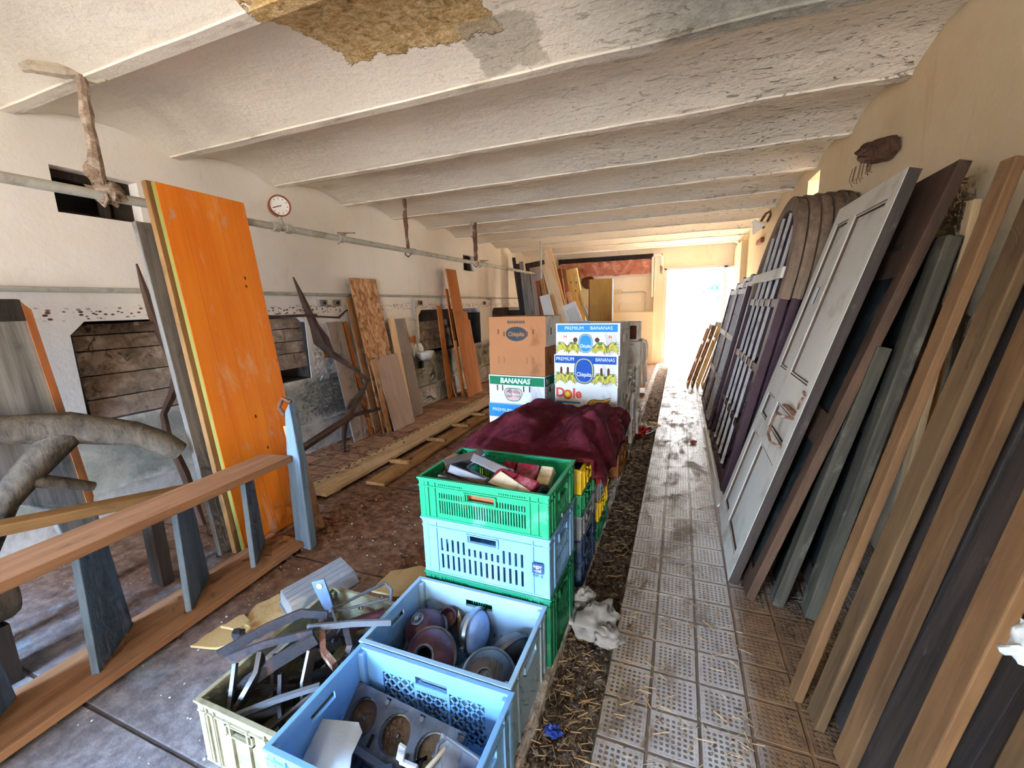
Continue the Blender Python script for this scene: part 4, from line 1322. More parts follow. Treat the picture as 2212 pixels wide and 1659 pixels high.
for k, (p, q, l) in enumerate((((-1.22, 1.14, .24), (-1.1, 1.26, .25), 'maroon tube lying beneath the wire frame'), ((-1.15, 1.12, .2), (-1.07, 1.24, .2), 'dark tube tucked against the headlamp crate'))):
    m, L = along(p, q); mb = MB(); mb.lathe([(0, 0), (.026, 0), (.026, L), (.02, L), (.02, L - .02), (0, L - .02)], 16)
    tag(mb.build('iron_tube', 'lamp_maroon' if k == 0 else 'iron', None, m, smooth=True), l, 'tube')
t = thing('clear_tray', 'clear plastic tray lying upside down on the ivory crate and the floor', 'tray', T(-1.555, 1.36, .17) @ RZ(-25) @ RX(8))
mb = MB()
mb.add([(-.09, -.16, 0), (.09, -.16, 0), (.09, .16, 0), (-.09, .16, 0), (-.08, -.145, .07), (.08, -.145, .07), (.08, .145, .07), (-.08, .145, .07)],
       [(4, 5, 6, 7), (0, 1, 5, 4), (1, 2, 6, 5), (2, 3, 7, 6), (3, 0, 4, 7)])
o = mb.build('tray_body', 'clear', t); s = o.modifiers.new('thick', 'SOLIDIFY'); s.thickness = .003
mb = MB(); mb.tube([(-.092, -.162, 0), (.092, -.162, 0), (.092, .162, 0), (-.092, .162, 0), (-.092, -.162, 0)], .005, 6); mb.build('rim', 'steel', t, smooth=True)
for x in (-.04, .0, .04):
    mb = MB(); mb.box(x - .004, x + .004, -.14, .14, .07, .073); mb.build('rib', 'clear', t)
t = thing('window_winder', 'blue grey hinge lever with a round eye standing against the clear tray', 'lever', T(-1.39, 1.25, .19) @ RZ(20) @ RY(-14))
mb = MB(); mb.prism([(-.02, 0), (.02, 0), (.028, .1), (.03, .16), (-.03, .16), (-.028, .1)], -.004, .004); mb.build('arm', 'mirror_plastic', t, bevel=.002)
mb = MB(); mb.M = T(0, -.005, .135) @ RX(90); mb.lathe([(0, 0), (.013, 0), (.013, .002), (0, .002)], 16); mb.build('eye', 'plaster_flake', t)

# tail lamps in the top green crate
GT = 'tail lamps in the top green crate'
def tail(label, M, L, w, h, segs):
    t = thing('tail_lamp', label, 'tail lamp', M, GT)
    mb = MB(); mb.prism([(0, 0), (L * .06, -h * .5), (L * .94, -h * .5), (L, 0)], -w / 2, w / 2); mb.build('housing', 'mirror_plastic', t, bevel=.006)
    x = 0
    for f, mat in segs:
        mb = MB(); mb.prism([(L * x + .002, 0), (L * (x + f) - .002, 0), (L * (x + f) - .004, h * .5), (L * x + .004, h * .5)], -w / 2 + .003, w / 2 - .003)
        mb.build('lens', mat, t, bevel=.006); x += f
    return t
tail('maroon tail lamp with an amber end lying across the back of its crate', T(-.74, 1.72, .735) @ RZ(-4) @ RX(35), .25, .1, .08, ((.28, 'lens_red'), (.45, 'lens_red'), (.27, 'lens_clear')))
tail('cream and maroon tail lamp lying at the front of its crate', T(-.735, 1.63, .745) @ RZ(-24) @ RX(30), .24, .09, .07, ((.5, 'lens_red'), (.5, 'lens_red')))
mb = MB(); mb.prism([(0, 0), (.24, .01), (.23, .035), (.03, .07)], -.006, .006); tag(mb.build('lens_strip', 'lens_clear', None, T(-.75, 1.575, .745) @ RZ(-24) @ RX(-50), bevel=.003), 'yellowed lens strip tipped up at the front of the green crate', 'lens', GT)
def corner_lamp(label, M, mat='pale_blue_plastic', s=1.0):
    t = thing('corner_lamp', label, 'lamp', M, GT)
    mb = MB(); mb.prism([(0, 0), (.19 * s, 0), (.02 * s, .1 * s)], -.02, .02); mb.build('housing', 'lamp_grey', t, bevel=.004)
    mb = MB(); mb.prism([(0, -.022), (.19 * s, -.022), (.19 * s, 0), (0, 0)], -.022, .022); mb.build('lens', mat, t, bevel=.004)
    mb = MB(); mb.M = T(-.005, 0, .02) @ RY(-100); mb.lathe([(0, 0), (.02, 0), (.018, .03), (.012, .05), (0, .05)], 14); mb.build('socket', mat, t, smooth=True)
    return t
corner_lamp('tilted corner lamp with a pale blue edge at the back left', T(-.985, 1.66, .72) @ RZ(35) @ RY(-32) @ RX(30))
corner_lamp('long corner lamp lying across the middle with a pale blue lens', T(-.835, 1.72, .775) @ RZ(-28) @ RX(55))
corner_lamp('frosted blue grey corner lamp left of the middle', T(-.92, 1.67, .745) @ RZ(-32) @ RX(65), 'mirror_plastic', .95)
corner_lamp('dull grey corner lamp against the front wall of its crate', T(-.95, 1.6, .73) @ RZ(-25) @ RX(70), 'lamp_grey', .9)
t = thing('amber_reflector', 'amber curved reflector at the left end of the green crate', 'reflector', T(-.985, 1.72, .7) @ RZ(60) @ RX(-12), GT)
mb = MB(); mb.prism([(-.07, 0), (.07, 0), (.06, .06), (.02, .1), (-.04, .09)], -.015, .015); mb.build('lens', 'amber', t, bevel=.008)
for k, (x, y) in enumerate(((-.535, 1.62), (-.505, 1.6), (-.475, 1.58), (-.49, 1.66))):
    mb = MB(); mb.M = T(x, y, .62) @ RX(15 * k); mb.lathe([(0, 0), (.014, 0), (.014, .07), (.012, .085), (0, .095)], 14)
    tag(mb.build('bulb', 'lamp_maroon' if k % 2 else 'bulb_glass', None, smooth=True), 'small round bulb standing in the kerb end of the green crate', 'bulb', 'bulbs in the green crate')
strip('amber_lens', 'orange brown lens strip just inside the handle hole of the green crate', (-.86, 1.512, .70), (-.64, 1.505, .695), .012, .1, 'amber', 'lens', 0)
for k in range(5):
    r = random.Random(70 + k)
    tag(corner_lamp('lamp part buried in the green crate', T(-.98 + .1 * k, 1.6 + .1 * (k % 2), .615) @ RZ(r.uniform(-40, 40)), 'mirror_plastic', .8), None, None, 'lamp parts buried in the green crate')
# dark part in the yellow crate
t = thing('rubber_boot', 'crumpled dark rubber boot in the yellow crate', 'car part', T(-.54, 2.2, .55))
mb = MB(); mb.blob((0, .1, .06), (.075, .07, .07), 2, .7, 18, 12, 3); mb.build('fold', 'crate_navy', t, smooth=True)
mb = MB(); mb.blob((.03, 0, .03), (.05, .05, .06), 9, .6, 18, 12, 3); mb.build('cuff', 'iron', t, smooth=True)
mb = MB(); mb.blob((-.13, .06, .05), (.08, .06, .07), 6, .7, 18, 12, 3); mb.build('lump', 'black', t, smooth=True)

# ---------------------------------------------------------------- maroon blanket over the stacks
def pf(x, tab):
    for (a, za), (b, zb) in zip(tab, tab[1:]):
        if a <= x <= b:
            k = (x - a) / (b - a); k = k * k * (3 - 2 * k)
            return za + (zb - za) * k
    return tab[0][1] if x < tab[0][0] else tab[-1][1]
px = [(-1.34, .38), (-1.28, .62), (-1.2, .7), (-1.12, .73), (-1.03, .785), (-.95, .79), (-.86, .775), (-.76, .715), (-.68, .735), (-.6, .79), (-.5, .8), (-.43, .765), (-.38, .69), (-.35, .55)]
py = [(2.08, .0), (2.14, .3), (2.3, .72), (2.55, .98), (2.85, .93), (3.1, .72), (3.4, .4), (3.5, .1)]
mb = MB()
vs, fs = [], []
nx, ny = 90, 80
for j in range(ny + 1):
    y = 2.1 + 1.35 * j / ny
    for i in range(nx + 1):
        x = -1.33 + .975 * i / nx
        top = pf(x, px)
        z = .6 + (top - .6) * pf(y, py) if top > .6 else top
        d = Vector((x * 3.0 + y * .8, y * 2.2, 1))
        fold = noise.noise(d * 1.3) * .05 + abs(noise.noise(Vector((x * 4 + y * 2.0, y * 1.2 - x, 3)))) * -.09 + abs(noise.noise(Vector((x * 8 - y * 3.0, y * 4 + x, 7)))) * -.035 + noise.noise(Vector((x * 14, y * 12, 0))) * .008
        right = max(0, (x + .75) / .35)
        fold += min(1, right) * .022 * math.sin(30 * (x + .5 * y) + 3 * noise.noise(Vector((x * 4, y * 4, 9))))
        z += fold * (.5 + pf(y, py) * .5)
        z = max(z, .682 + .002 if y < 2.42 and -1.04 < x < -.42 else (.53 if -1.04 < x < -.42 else .2))
        e = 1 - min(1, min(i, nx - i) / 5)
        yy = y - (.05 * (1 - abs(2 * i / nx - 1)) if j < 4 else 0)
        vs.append((x + .02 * noise.noise(Vector((y * 5, x * 3, 4))), yy, z))
for j in range(ny):
    for i in range(nx):
        fs.append((j * (nx + 1) + i, j * (nx + 1) + i + 1, (j + 1) * (nx + 1) + i + 1, (j + 1) * (nx + 1) + i))
mb.add(vs, fs)
o = mb.build('blanket', 'maroon', None, smooth='all')
s = o.modifiers.new('thick', 'SOLIDIFY'); s.thickness = .02; s.offset = 1
tag(o, 'crumpled maroon blanket thrown over the crates in front of the banana boxes', 'blanket')
# ---------------------------------------------------------------- banana boxes
def ell(mb, cx, cz, rx, rz, y0, y1, n=32, p=2.0):
    pts = []
    for k in range(n):
        a = 2 * PI * k / n
        c, s = math.cos(a), math.sin(a)
        pts.append((cx + rx * math.copysign(abs(c) ** (2 / p), c), cz + rz * math.copysign(abs(s) ** (2 / p), s)))
    return mb.prism(pts, y0, y1)
def banana(mb, x, z, L, ang, fat=.28, y0=-.0012, y1=0):
    """one flat printed banana, a crescent"""
    a0 = math.radians(ang)
    n = 9
    up, dn = [], []
    for i in range(n + 1):
        k = i / n
        u = (k - .5) * L
        c = L * .32 * (1 - (2 * k - 1) ** 2)
        w = L * fat * .5 * math.sin(PI * min(1, max(0, .06 + .88 * k))) ** .7
        up.append((u, c + w * .6)); dn.append((u, c - w))
    pts = [(x + u * math.cos(a0) - v * math.sin(a0), z + u * math.sin(a0) + v * math.cos(a0)) for u, v in up + dn[::-1]]
    mb.prism(pts, y0, y1)
BW, BD, BH = .555, .4, .262
def bbox(label, M, mat, group=None, side='card_white', top='flaps', w=BW, d=BD, h=BH, holes=True):
    t = thing('banana_box', label, 'box', M, group)
    mb = MB()
    th = .005
    mb.plate(0, w, 0, h, 0, th)
    mb.build('front_panel', mat, t)
    mb = MB(); mb.plate(0, w, 0, h, d - th, d); mb.build('back_panel', mat, t)
    hs = [(.12, .155, .1, .165), (d - .155, d - .12, .1, .165)] if holes else []
    for x, nm in ((0, 'end_panel'), (w - th, 'end_panel')):
        mb = MB(); mb.M = Matrix(((0, 1, 0, x), (1, 0, 0, 0), (0, 0, 1, 0), (0, 0, 0, 1)))
        mb.plate(th, d - th, 0, h, 0, th, hs)
        mb.build(nm, side, t)
    mb = MB(); mb.box(th, w - th, th, d - th, .002, .007); mb.build('bottom', mat, t)
    if top == 'flaps':
        for k, (a, b) in enumerate(((0, d * .32), (d * .68, d))):
            mb = MB(); mb.box(0, w, a, b, h, h + .004); mb.build('lid_flap', mat, t)
        mb = MB(); mb.box(.01, w * .25, d * .3, d * .7, h - .003, h + .001); mb.box(w * .75, w - .01, d * .3, d * .7, h - .003, h + .001); mb.build('inner_flap', 'card', t)
    return t
def oval_hole(t, x, z, rx=.008, rz=.026, mat='cut_brown'):
    mb = MB(); ell(mb, x, z, rx, rz, -.0022, 0, 20, 3); mb.build('hand_hole', mat, t)
def blue_emblem(t, cx, cz, rx, rz, ring='banana', fill='print_lblue', fs=.05):
    mb = MB(); ell(mb, cx, cz, rx, rz, -.0016, 0, 40, 2.4); mb.build('emblem_edge', fill, t)
    mb = MB(); ell(mb, cx, cz, rx * .9, rz * .92, -.0019, 0, 40, 2.4); mb.build('emblem_ring', ring, t)
    mb = MB(); ell(mb, cx, cz, rx * .82, rz * .85, -.0022, 0, 40, 2.4); mb.build('emblem', fill, t)
    text('Chiquita', fs, 'print_white', t, T(cx, -.0026, cz - rz * .28), width=rx * 1.45, bold=.0006)
def bunches(t, xs, z, s, mat='banana', seed=0):
    r = random.Random(seed)
    ol, cr = MB(), MB()
    for x, dr in xs:
        ye = MB()
        for k in range(5):
            ang = dr * (-14 + 17 * k) + r.uniform(-4, 4)
            X, Z, L = x + dr * (.004 + .006 * k), z + .009 * k - .014, s * (1.0 - .05 * k)
            banana(ol, X, Z, L * 1.06, ang, .36, -.0010 - .0001 * k, 0)
            banana(ye, X, Z + .0006, L * .99, ang, .29, -.0011 - .0001 * k, 0)
        cr = MB(); cr.prism([(x + dr * .03, z + .044), (x + dr * .048, z + .046), (x + dr * .05, z + .062), (x + dr * .034, z + .06)], -.0022, 0)
        ye.build('banana_print', mat, t); cr.build('crown_print', 'print_green', t)
    ol.build('banana_outline', 'outline', t)

RR = -5
# right stack, top to bottom
t = bbox('white banana box with a pale blue band topping the kerb side stack', T(-1.005, 3.61, 1.066) @ RZ(RR), 'card_white')
mb = MB(); mb.box(.012, BW - .02, -.0012, 0, BH - .068, BH - .006); mb.build('print_band', 'print_lblue', t)
text('PREMIUM', .04, 'print_white', t, T(.165, -.0016, BH - .036), width=.165)
text('BANANAS', .04, 'print_white', t, T(.4, -.0016, BH - .036), width=.185)
bunches(t, ((.075, -1), (.13, 1), (.18, -1), (.36, 1), (.42, -1), (.475, 1)), .043, .125, seed=1)
blue_emblem(t, .265, .098, .063, .082, fs=.04)
for x in (.175, .365): mb = MB(); ell(mb, x, .128, .02, .02, -.002, 0, 24); mb.build('hand_hole', 'cut_brown', t)
for x in (.085, .475):
    mb = MB(); mb.box(x - .012, x - .007, -.002, 0, .14, .168); mb.box(x + .007, x + .012, -.002, 0, .14, .168); mb.box(x - .012, x + .012, -.002, 0, .151, .157); mb.build('red_mark', 'print_red', t)
mb = MB(); mb.M = T(.24, .03, BH + .004); mb.tube([(0, 0, 0), (.0, .0, .018), (.05, 0, .018), (.05, 0, 0)], .004, 6); mb.build('handle_tab', 'print_lblue', t)
t = bbox('white banana box with a deep blue band and large oval emblem', T(-1.02, 3.6, .8) @ RZ(RR), 'card_white', w=.56)
mb = MB(); mb.box(.008, .545, -.0012, 0, BH - .07, BH - .004); mb.build('print_band', 'print_blue2', t)
text('PREMIUM', .044, 'print_white', t, T(.1, -.0016, BH - .034), width=.16)
text('BANANAS', .044, 'print_white', t, T(.45, -.0016, BH - .034), width=.16)
bunches(t, ((.078, -1), (.12, 1), (.165, -1), (.385, 1), (.43, -1), (.478, 1)), .045, .13, seed=2)
blue_emblem(t, .27, .13, .088, .115, 'banana', 'print_blue2', .05)
for x in (.065, .125, .42, .48): oval_hole(t, x, .128, .01, .032)
t = bbox('white banana box with red lettering and an orange banana bunch', T(-1.02, 3.615, .533) @ RZ(RR), 'card_white')
text('D', .115, 'print_red', t, T(.05, -.0016, .19), bold=.004)
text('le', .115, 'print_red', t, T(.205, -.0016, .19), bold=.004)
mb = MB()
for k in range(14):
    a = 2 * PI * k / 14
    mb.prism([(.118 + .02 * math.cos(a - .12), .178 + .02 * math.sin(a - .12)), (.118 + .04 * math.cos(a), .178 + .04 * math.sin(a)), (.118 + .02 * math.cos(a + .12), .178 + .02 * math.sin(a + .12))], -.002, 0)
ell(mb, .118, .178, .022, .022, -.0022, 0, 24); mb.build('sun_print', 'crate_yellow', t)
mb = MB(); mb.plate(.0, .001, .0, .001, 0, .0005); ell(mb, .118, .178, .044, .044, -.0014, 0, 28); mb.build('letter_ring', 'print_red', t)
mb = MB(); mb.box(.012, .232, -.0012, 0, .1, .117); mb.build('print_stripe', 'print_lblue', t)
mb = MB(); ell(mb, .125, .075, .016, .013, -.002, 0, 20); mb.build('hand_hole', 'black', t)
ol, ye = MB(), MB()
for k, (x, z, L, a) in enumerate(((.37, .065, .2, 32), (.41, .06, .21, 48), (.445, .06, .21, 64), (.475, .07, .2, 80))):
    banana(ol, x, z, L * 1.04, a - 0, .36, -.001 - .0003 * k, 0)
    ye = MB(); banana(ye, x, z, L, a - 0, .3, -.0013 - .0003 * k, 0); ye.build('banana_print', 'banana2', t)
ol.build('banana_outline', 'outline', t)
mb = MB(); mb.box(.0, BW, -.0012, 0, .006, .016); mb.box(0, BW, -.0012, 0, .022, .026); mb.build('red_stripe', 'print_red', t)
bbox('plain brown banana box second from the floor at the kerb', T(-1.01, 3.61, .265) @ RZ(RR), 'card', side='card_white')
bbox('plain brown banana box on the floor at the kerb', T(-1.0, 3.6, .0) @ RZ(RR), 'card', side='card')
# left stack
t = bbox('brown banana box with a dark oval emblem topping the left stack', T(-1.68, 3.69, 1.125) @ RZ(RR), 'card', w=.575, h=.268)
text('BANANAS', .036, 'print_dark', t, T(.285, -.0016, .222), width=.175, bold=.0012)
mb = MB(); ell(mb, .285, .115, .108, .066, -.0014, 0, 40); mb.build('emblem', 'print_dark', t)
text('Chiquita', .055, 'card', t, T(.285, -.0018, .113), width=.165, bold=.0014)
for x in (.1, .16, .395, .455): oval_hole(t, x, .135 - (.02 if .12 < x < .42 else 0), .009, .028, 'card')
for x in (.1, .16, .395, .455): mb = MB(); ell(mb, x, .135 - (.02 if .12 < x < .42 else 0), .006, .024, -.0026, 0, 20, 3); mb.build('slot', 'cut_brown', t)
t = bbox('plain brown banana box in the middle of the left stack', T(-1.685, 3.69, .857) @ RZ(RR), 'card', side='card', w=.57, h=.266)
for x in (.1, .155, .39, .455): mb = MB(); ell(mb, x, .14, .008, .03, -.0016, 0, 20, 3); mb.build('slot', 'cut_brown', t); mb = MB(); ell(mb, x, .14, .0062, .028, -.0019, 0, 20, 3); mb.build('slot_flap', 'card', t)
t = bbox('white banana box with a green band in the left stack', T(-1.69, 3.67, .588) @ RZ(RR), 'card_white', w=.575)
mb = MB(); mb.box(.008, .568, -.0012, 0, .176, .256); mb.build('print_band', 'print_green', t)
text('BANANAS', .066, 'print_white', t, T(.275, -.0016, .214), width=.31, bold=.0022, shear=.12)
mb = MB(); ell(mb, .255, .085, .082, .064, -.0014, 0, 36, 2.6); ell(mb, .21, .1, .05, .05, -.0014, 0, 28); ell(mb, .3, .1, .05, .05, -.0014, 0, 28); mb.build('emblem_edge', 'print_green', t)
mb = MB(); ell(mb, .255, .085, .075, .057, -.0018, 0, 36, 2.6); ell(mb, .21, .1, .044, .044, -.0018, 0, 28); ell(mb, .3, .1, .044, .044, -.0018, 0, 28); mb.build('emblem', 'print_pink', t)
text('Del Monte', .036, 'print_white', t, T(.255, -.0022, .09), width=.13, bold=.0006)
for x in (.09, .145, .365, .425): mb = MB(); mb.box(x - .006, x + .006, -.002, 0, .118, .172); mb.build('hand_hole', 'cut_brown' if x < .4 else 'black', t)
mb = MB(); mb.M = Matrix(((0, -1, 0, .575), (1, 0, 0, 0), (0, 0, 1, 0), (0, 0, 0, 1))); mb.box(.005, .395, -.0012, 0, .176, .256); mb.build('print_band', 'print_green', t)
text('BA', .07, 'print_white', t, T(.5764, .07, .214) @ RZ(90), bold=.002)
t = bbox('white banana box with a sky blue front at the left of the blanket', T(-1.695, 3.66, .32) @ RZ(RR), 'card_white', w=.58)
mb = MB(); mb.box(.0, .58, -.0012, 0, .13, .262); mb.build('print_band', 'print_lblue', t)
text('PREMIUM', .044, 'print_white', t, T(.14, -.0016, .2), width=.2)
bbox('plain box at the foot of the left stack', T(-1.69, 3.67, .05) @ RZ(RR), 'card', side='card', w=.57, h=.266)
t = thing('pallet', 'wooden pallet under the left stack of banana boxes', 'pallet', T(-1.72, 3.66, 0) @ RZ(RR))
for x in (0, .28, .56): mb = MB(); mb.box(x, x + .06, 0, .42, 0, .03); mb.build('bearer', 'old_grey', t)
for y in (.0, .11, .22, .33): mb = MB(); mb.box(-.01, .64, y, y + .08, .03, .048); mb.build('slat', 'old_grey', t)
# further columns along the kerb, seen end on
GR = 'banana boxes in the rows behind'
ords = ('lowest', 'second', 'third', 'fourth', 'topmost')
for c, (x, y, n, ttl, z0) in enumerate(((-1.02, 4.04, 3, 'the column right behind the printed boxes', .0), (-1.0, 4.48, 3, 'the second column behind the printed boxes', .02), (-.985, 4.93, 4, 'the tall column by the plastic chairs', .0))):
    for k in range(n):
        last = k == n - 1
        bx = bbox('%s white banana box in %s' % ('topmost' if last else ords[k], ttl), T(x + .012 * ((k * 7 + c) % 3), y, z0 + k * .267), 'card_white', GR, top=None if last else 'flaps', h=.262)
        if k == 1 and c == 1:
            mb = MB(); mb.M = Matrix(((0, -1, 0, BW), (1, 0, 0, 0), (0, 0, 1, 0), (0, 0, 0, 1))); mb.box(.0, .1, -.0012, 0, .02, .2); mb.build('print_band', 'print_blue2', bx)
t = bbox('open brown lined box lying on its side on top of the tall column', T(-.985, 4.93, 1.068), 'card_white', GR, h=.2)
mb = MB(); mb.box(.02, BW - .02, -.001, .0, .02, .17); mb.build('dark_inside', 'cut_brown', t)
for k in range(2):
    bbox(('lower' if k == 0 else 'upper') + ' box standing behind the left stack', T(-1.66, 4.12, k * .267), 'card', GR)
# ---------------------------------------------------------------- right wall: doors, arched frames, timbers
LEAN = .27
# white panelled door
m, w, h = face((.311, 3.21, 0), (.292, 2.318, 0), (.311 + .54, 3.21, 1.99), .045)
t = thing('panelled_door', 'old white panelled door leaning on the right, with a slot cut in it', 'door leaf', m)
L = 2.062
hol = [(.09, .3, 1.1, 1.96), (.4, .8, 1.1, 1.96), (.09, .3, .775, .925), (.4, .8, .775, .925), (.09, .3, .11, .665), (.4, .8, .11, .665)]
mb = MB(); mb.plate(0, w, 0, L, 0, .045, hol); mb.build('door_frame', 'door_paint', t, bevel=.003)
for (a, b, z0, z1) in hol:
    mb = MB()
    hs = [(a + .06, b - .06, 1.5, 1.6)] if (a < .2 and z0 > 1) else []
    mb.plate(a - .005, b + .005, z0 - .005, z1 + .005, .016, .028, hs)
    p = mb.build('panel', 'door_paint', t)
    mb = MB(); mb.plate(a, b, z0, z1, .004, .016, [(a + .014, b - .014, z0 + .014, z1 - .014)])
    mb.build('moulding', 'brown_door', p)
    mb = MB(); mb.plate(a + .006, b - .006, z0 + .006, z1 - .006, .003, .012, [(a + .013, b - .013, z0 + .013, z1 - .013)])
    mb.build('bead', 'door_paint', p)
mb = MB(); mb.box(.14, .25, .03, .044, 1.48, 1.62); mb.build('slot_backing', 'dark', t)
mb = MB(); mb.box(-.001, w + .001, .0445, .0465, 0, L); mb.build('back_face', 'brown_door', t)
mb = MB(); mb.box(w, w + .0025, .002, .045, .002, L - .002); mb.build('bare_edge', 'old_dark', t)
mb = MB(); mb.tube([(.82, 0, .93), (.82, -.05, .93), (.72, -.055, .92), (.7, -.055, .89), (.72, -.055, .8), (.8, -.05, .78), (.82, 0, .775)], .007, 8); mb.build('handle', 'rust', t, smooth=True)
mb = MB(); mb.tube([(.82, -.005, .955), (.76, -.03, .97), (.7, -.035, .965)], [.012, .012, .008], 8); mb.build('latch', 'rust', t, smooth=True)
mb = MB(); mb.M = T(.865, -.012, 1.02); mb.tube([(0, 0, -.03), (.02, -.01, 0), (0, 0, .03)], .005, 6); mb.tube([(-.02, 0, .05), (.01, -.01, .06), (.02, 0, .04)], .005, 6); mb.build('staple', 'rust', t, smooth=True)
# darker doors stacked behind it
m, w, h = face((.4, 3.1, 0), (.36, 2.2, 0), (.4 + .57, 3.1, 1.96), .04)
t = thing('panelled_door', 'dark brown door with a glazed panel, just behind the white door', 'door leaf', m)
hol = [(.09, .81, 1.0, 1.62), (.09, .81, .12, .84)]
mb = MB(); mb.plate(0, .9, 0, 2.05, 0, .04, hol); mb.build('door_frame', 'brown_door', t, bevel=.003)
mb = MB(); mb.plate(.08, .82, .1, .86, .014, .026); mb.build('panel', 'green_door', t)
mb = MB(); mb.plate(.08, .82, .98, 1.64, .014, .02); mb.build('pane', 'green_door', t)
mb = MB(); mb.box(.5, .76, -.004, .0, 1.74, 1.76); mb.build('nailed_strip', 'old_dark', t)
m, w, h = face((.62, 2.9, 0), (.6, 2.14, 0), (.62 + .31, 2.9, 1.7), .05)
t = thing('old_frame', 'dark weathered frame with a pale worn edge behind the brown door', 'frame', m)
mb = MB(); mb.box(w - .1, w, 0, .05, 0, 1.73); mb.build('stile', 'worn_frame', t, bevel=.006)
mb = MB(); mb.box(0, .1, 0, .05, 0, 1.73); mb.build('stile', 'old_dark', t, bevel=.006)
for z in (.1, .9, 1.62): mb = MB(); mb.box(.1, w - .1, .005, .045, z, z + .1); mb.build('rail', 'old_dark', t, bevel=.004)
mb = MB(); mb.box(.1, w - .1, .02, .03, .2, 1.62); mb.build('infill', 'green_door', t)
def slat(label, p0, p1, top, th, mat, group=None, name='plank', wn=None):
    return board(name, label, p0, p1, top, th, mat, 'plank', group)
slat('narrow dark plank with worn edges in front of the weathered frame', (.48, 2.27, 0), (.475, 2.19, 0), (.48 + .285, 2.27, 1.28), .05, 'worn_frame')
slat('short dark board low between the doors', (.53, 2.5, 0), (.52, 2.3, 0), (.53 + .25, 2.5, 1.15), .03, 'green_door')
slat('thin pale lath standing against the wall beside the dark doors', (.85, 2.2, 0), (.85, 2.155, 0), (.85 + .13, 2.2, 1.83), .025, 'pale_plank')
slat('second thin lath tied low beside the first lath', (.9, 2.26, 0), (.9, 2.22, 0), (.9 + .11, 2.26, 1.65), .025, 'mid_plank')

# heavy timbers in the foreground
GT = 'sawn timbers leaning in the near corner on the right'
def timber(label, x, yf, yn, xt, H, th, mat='beam'):
    return board('timber', label, (x, yf, 0), (x + .008, yn, 0), (xt, yf, H), th, mat, 'timber', GT, bevel=.004)
timber('sawn timber farthest back, standing next to the dark doors', .445, 1.686, 1.632, .845, 1.86, .03)
timber('second sawn timber from the dark doors with two nail holes', .487, 1.612, 1.53, .905, 1.98, .03, 'beam2')
timber('third sawn timber from the dark doors with a torn knot', .528, 1.466, 1.392, .93, 2.05, .03)
timber('fourth sawn timber from the dark doors, after the wide dark gap', .485, 1.155, 1.075, .88, 2.1, .03)
timber('fifth sawn timber from the dark doors, narrower and greenish', .53, 1.0, .93, .91, 2.05, .03, 'beam2')
timber('sixth sawn timber from the dark doors, close to the camera', .56, .86, .77, .93, 2.05, .03, 'beam')
timber('last sawn timber, right beside the camera', .58, .66, .55, .95, 2.0, .03, 'beam2')
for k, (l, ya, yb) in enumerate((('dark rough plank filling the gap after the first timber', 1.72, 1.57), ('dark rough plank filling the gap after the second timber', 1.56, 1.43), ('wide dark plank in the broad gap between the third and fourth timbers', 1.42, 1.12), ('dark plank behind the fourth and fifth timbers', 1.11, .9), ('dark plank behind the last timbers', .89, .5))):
    off = .06 if k > 3 else 0  # dark boards added to paint the shade between the timbers
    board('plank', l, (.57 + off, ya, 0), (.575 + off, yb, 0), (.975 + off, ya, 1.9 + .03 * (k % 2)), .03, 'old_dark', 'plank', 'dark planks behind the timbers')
t = thing('rag', 'crumpled whitish rag hooked on a timber at the frame edge', 'rag', T(.595, .935, .885))
mb = MB(); mb.blob((0, 0, 0), (.02, .03, .042), 3, .4, 18, 14, 2.5); mb.build('rag_body', 'rag', t, smooth=True)
mb = MB(); mb.tube([(-.02, -.02, .0), (-.03, .0, -.02), (-.02, .02, -.03)], .008, 7); mb.build('knot', 'bulb_glass', t, smooth=True)

# arched window frames stacked on the right wall
AW, AS, AR = 1.45, 1.46, .79
def arch_frame(label, x0, yfar, first=False, k=0):
    m, w, h = face((x0, yfar, .05), (x0, yfar - AW, .05), (x0 + .2 * 2, yfar, 2.05), .05)
    t = thing('arched_window_frame', label, 'window frame', m, 'arched window frames stacked on the right wall')
    n = 26
    def curve(d):
        return [(AW / 2 - (AW / 2 - d) * math.cos(PI * i / n), AS + (AR - d) * math.sin(PI * i / n)) for i in range(n + 1)]
    out, inn = curve(0), curve(.1)
    mb = MB()
    for i in range(n):
        a, b, c, d = out[i], out[i + 1], inn[i + 1], inn[i]
        mb.prism([a, b, c, d], 0, .06)
    mb.build('arch_head', 'arch_wood', t)
    for x in (0, AW - .1):
        mb = MB(); mb.box(x, x + .1, 0, .055, 0, AS); mb.build('stile', 'purple', t, bevel=.004)
    for z, hh in ((.0, .1), (.45, .06), (.92, .06), (1.4, .06)):
        mb = MB(); mb.box(.1, AW - .1, .005, .05, z, z + hh); mb.build('rail', 'purple', t, bevel=.003)
    if first:
        mb = MB(); mb.box(.02, AW - .1, -.02, .0, 1.6, 1.68); mb.build('transom', 'door_paint', t, bevel=.006)
    for i in (1, 2, 3, 4):
        x = .1 + (AW - .2) * i / 5
        zt = AS + (AR - .1) * math.sqrt(max(0, 1 - ((x - AW / 2) / (AW / 2 - .1)) ** 2)) - .02
        mb = MB(); mb.box(x - .008, x + .008, .0, .022, .1, zt); mb.build('glazing_bar', 'pale_bar' if first else 'purple', t, bevel=.002)
    if not first:  # dark sheet added to paint the shade between the bars
        mb = MB()
        q = curve(.09)
        mb.prism([(.09, .08), (AW - .09, .08)] + q[::-1], .026, .032)
        mb.build('pane', 'gap_shade', t)
    return t
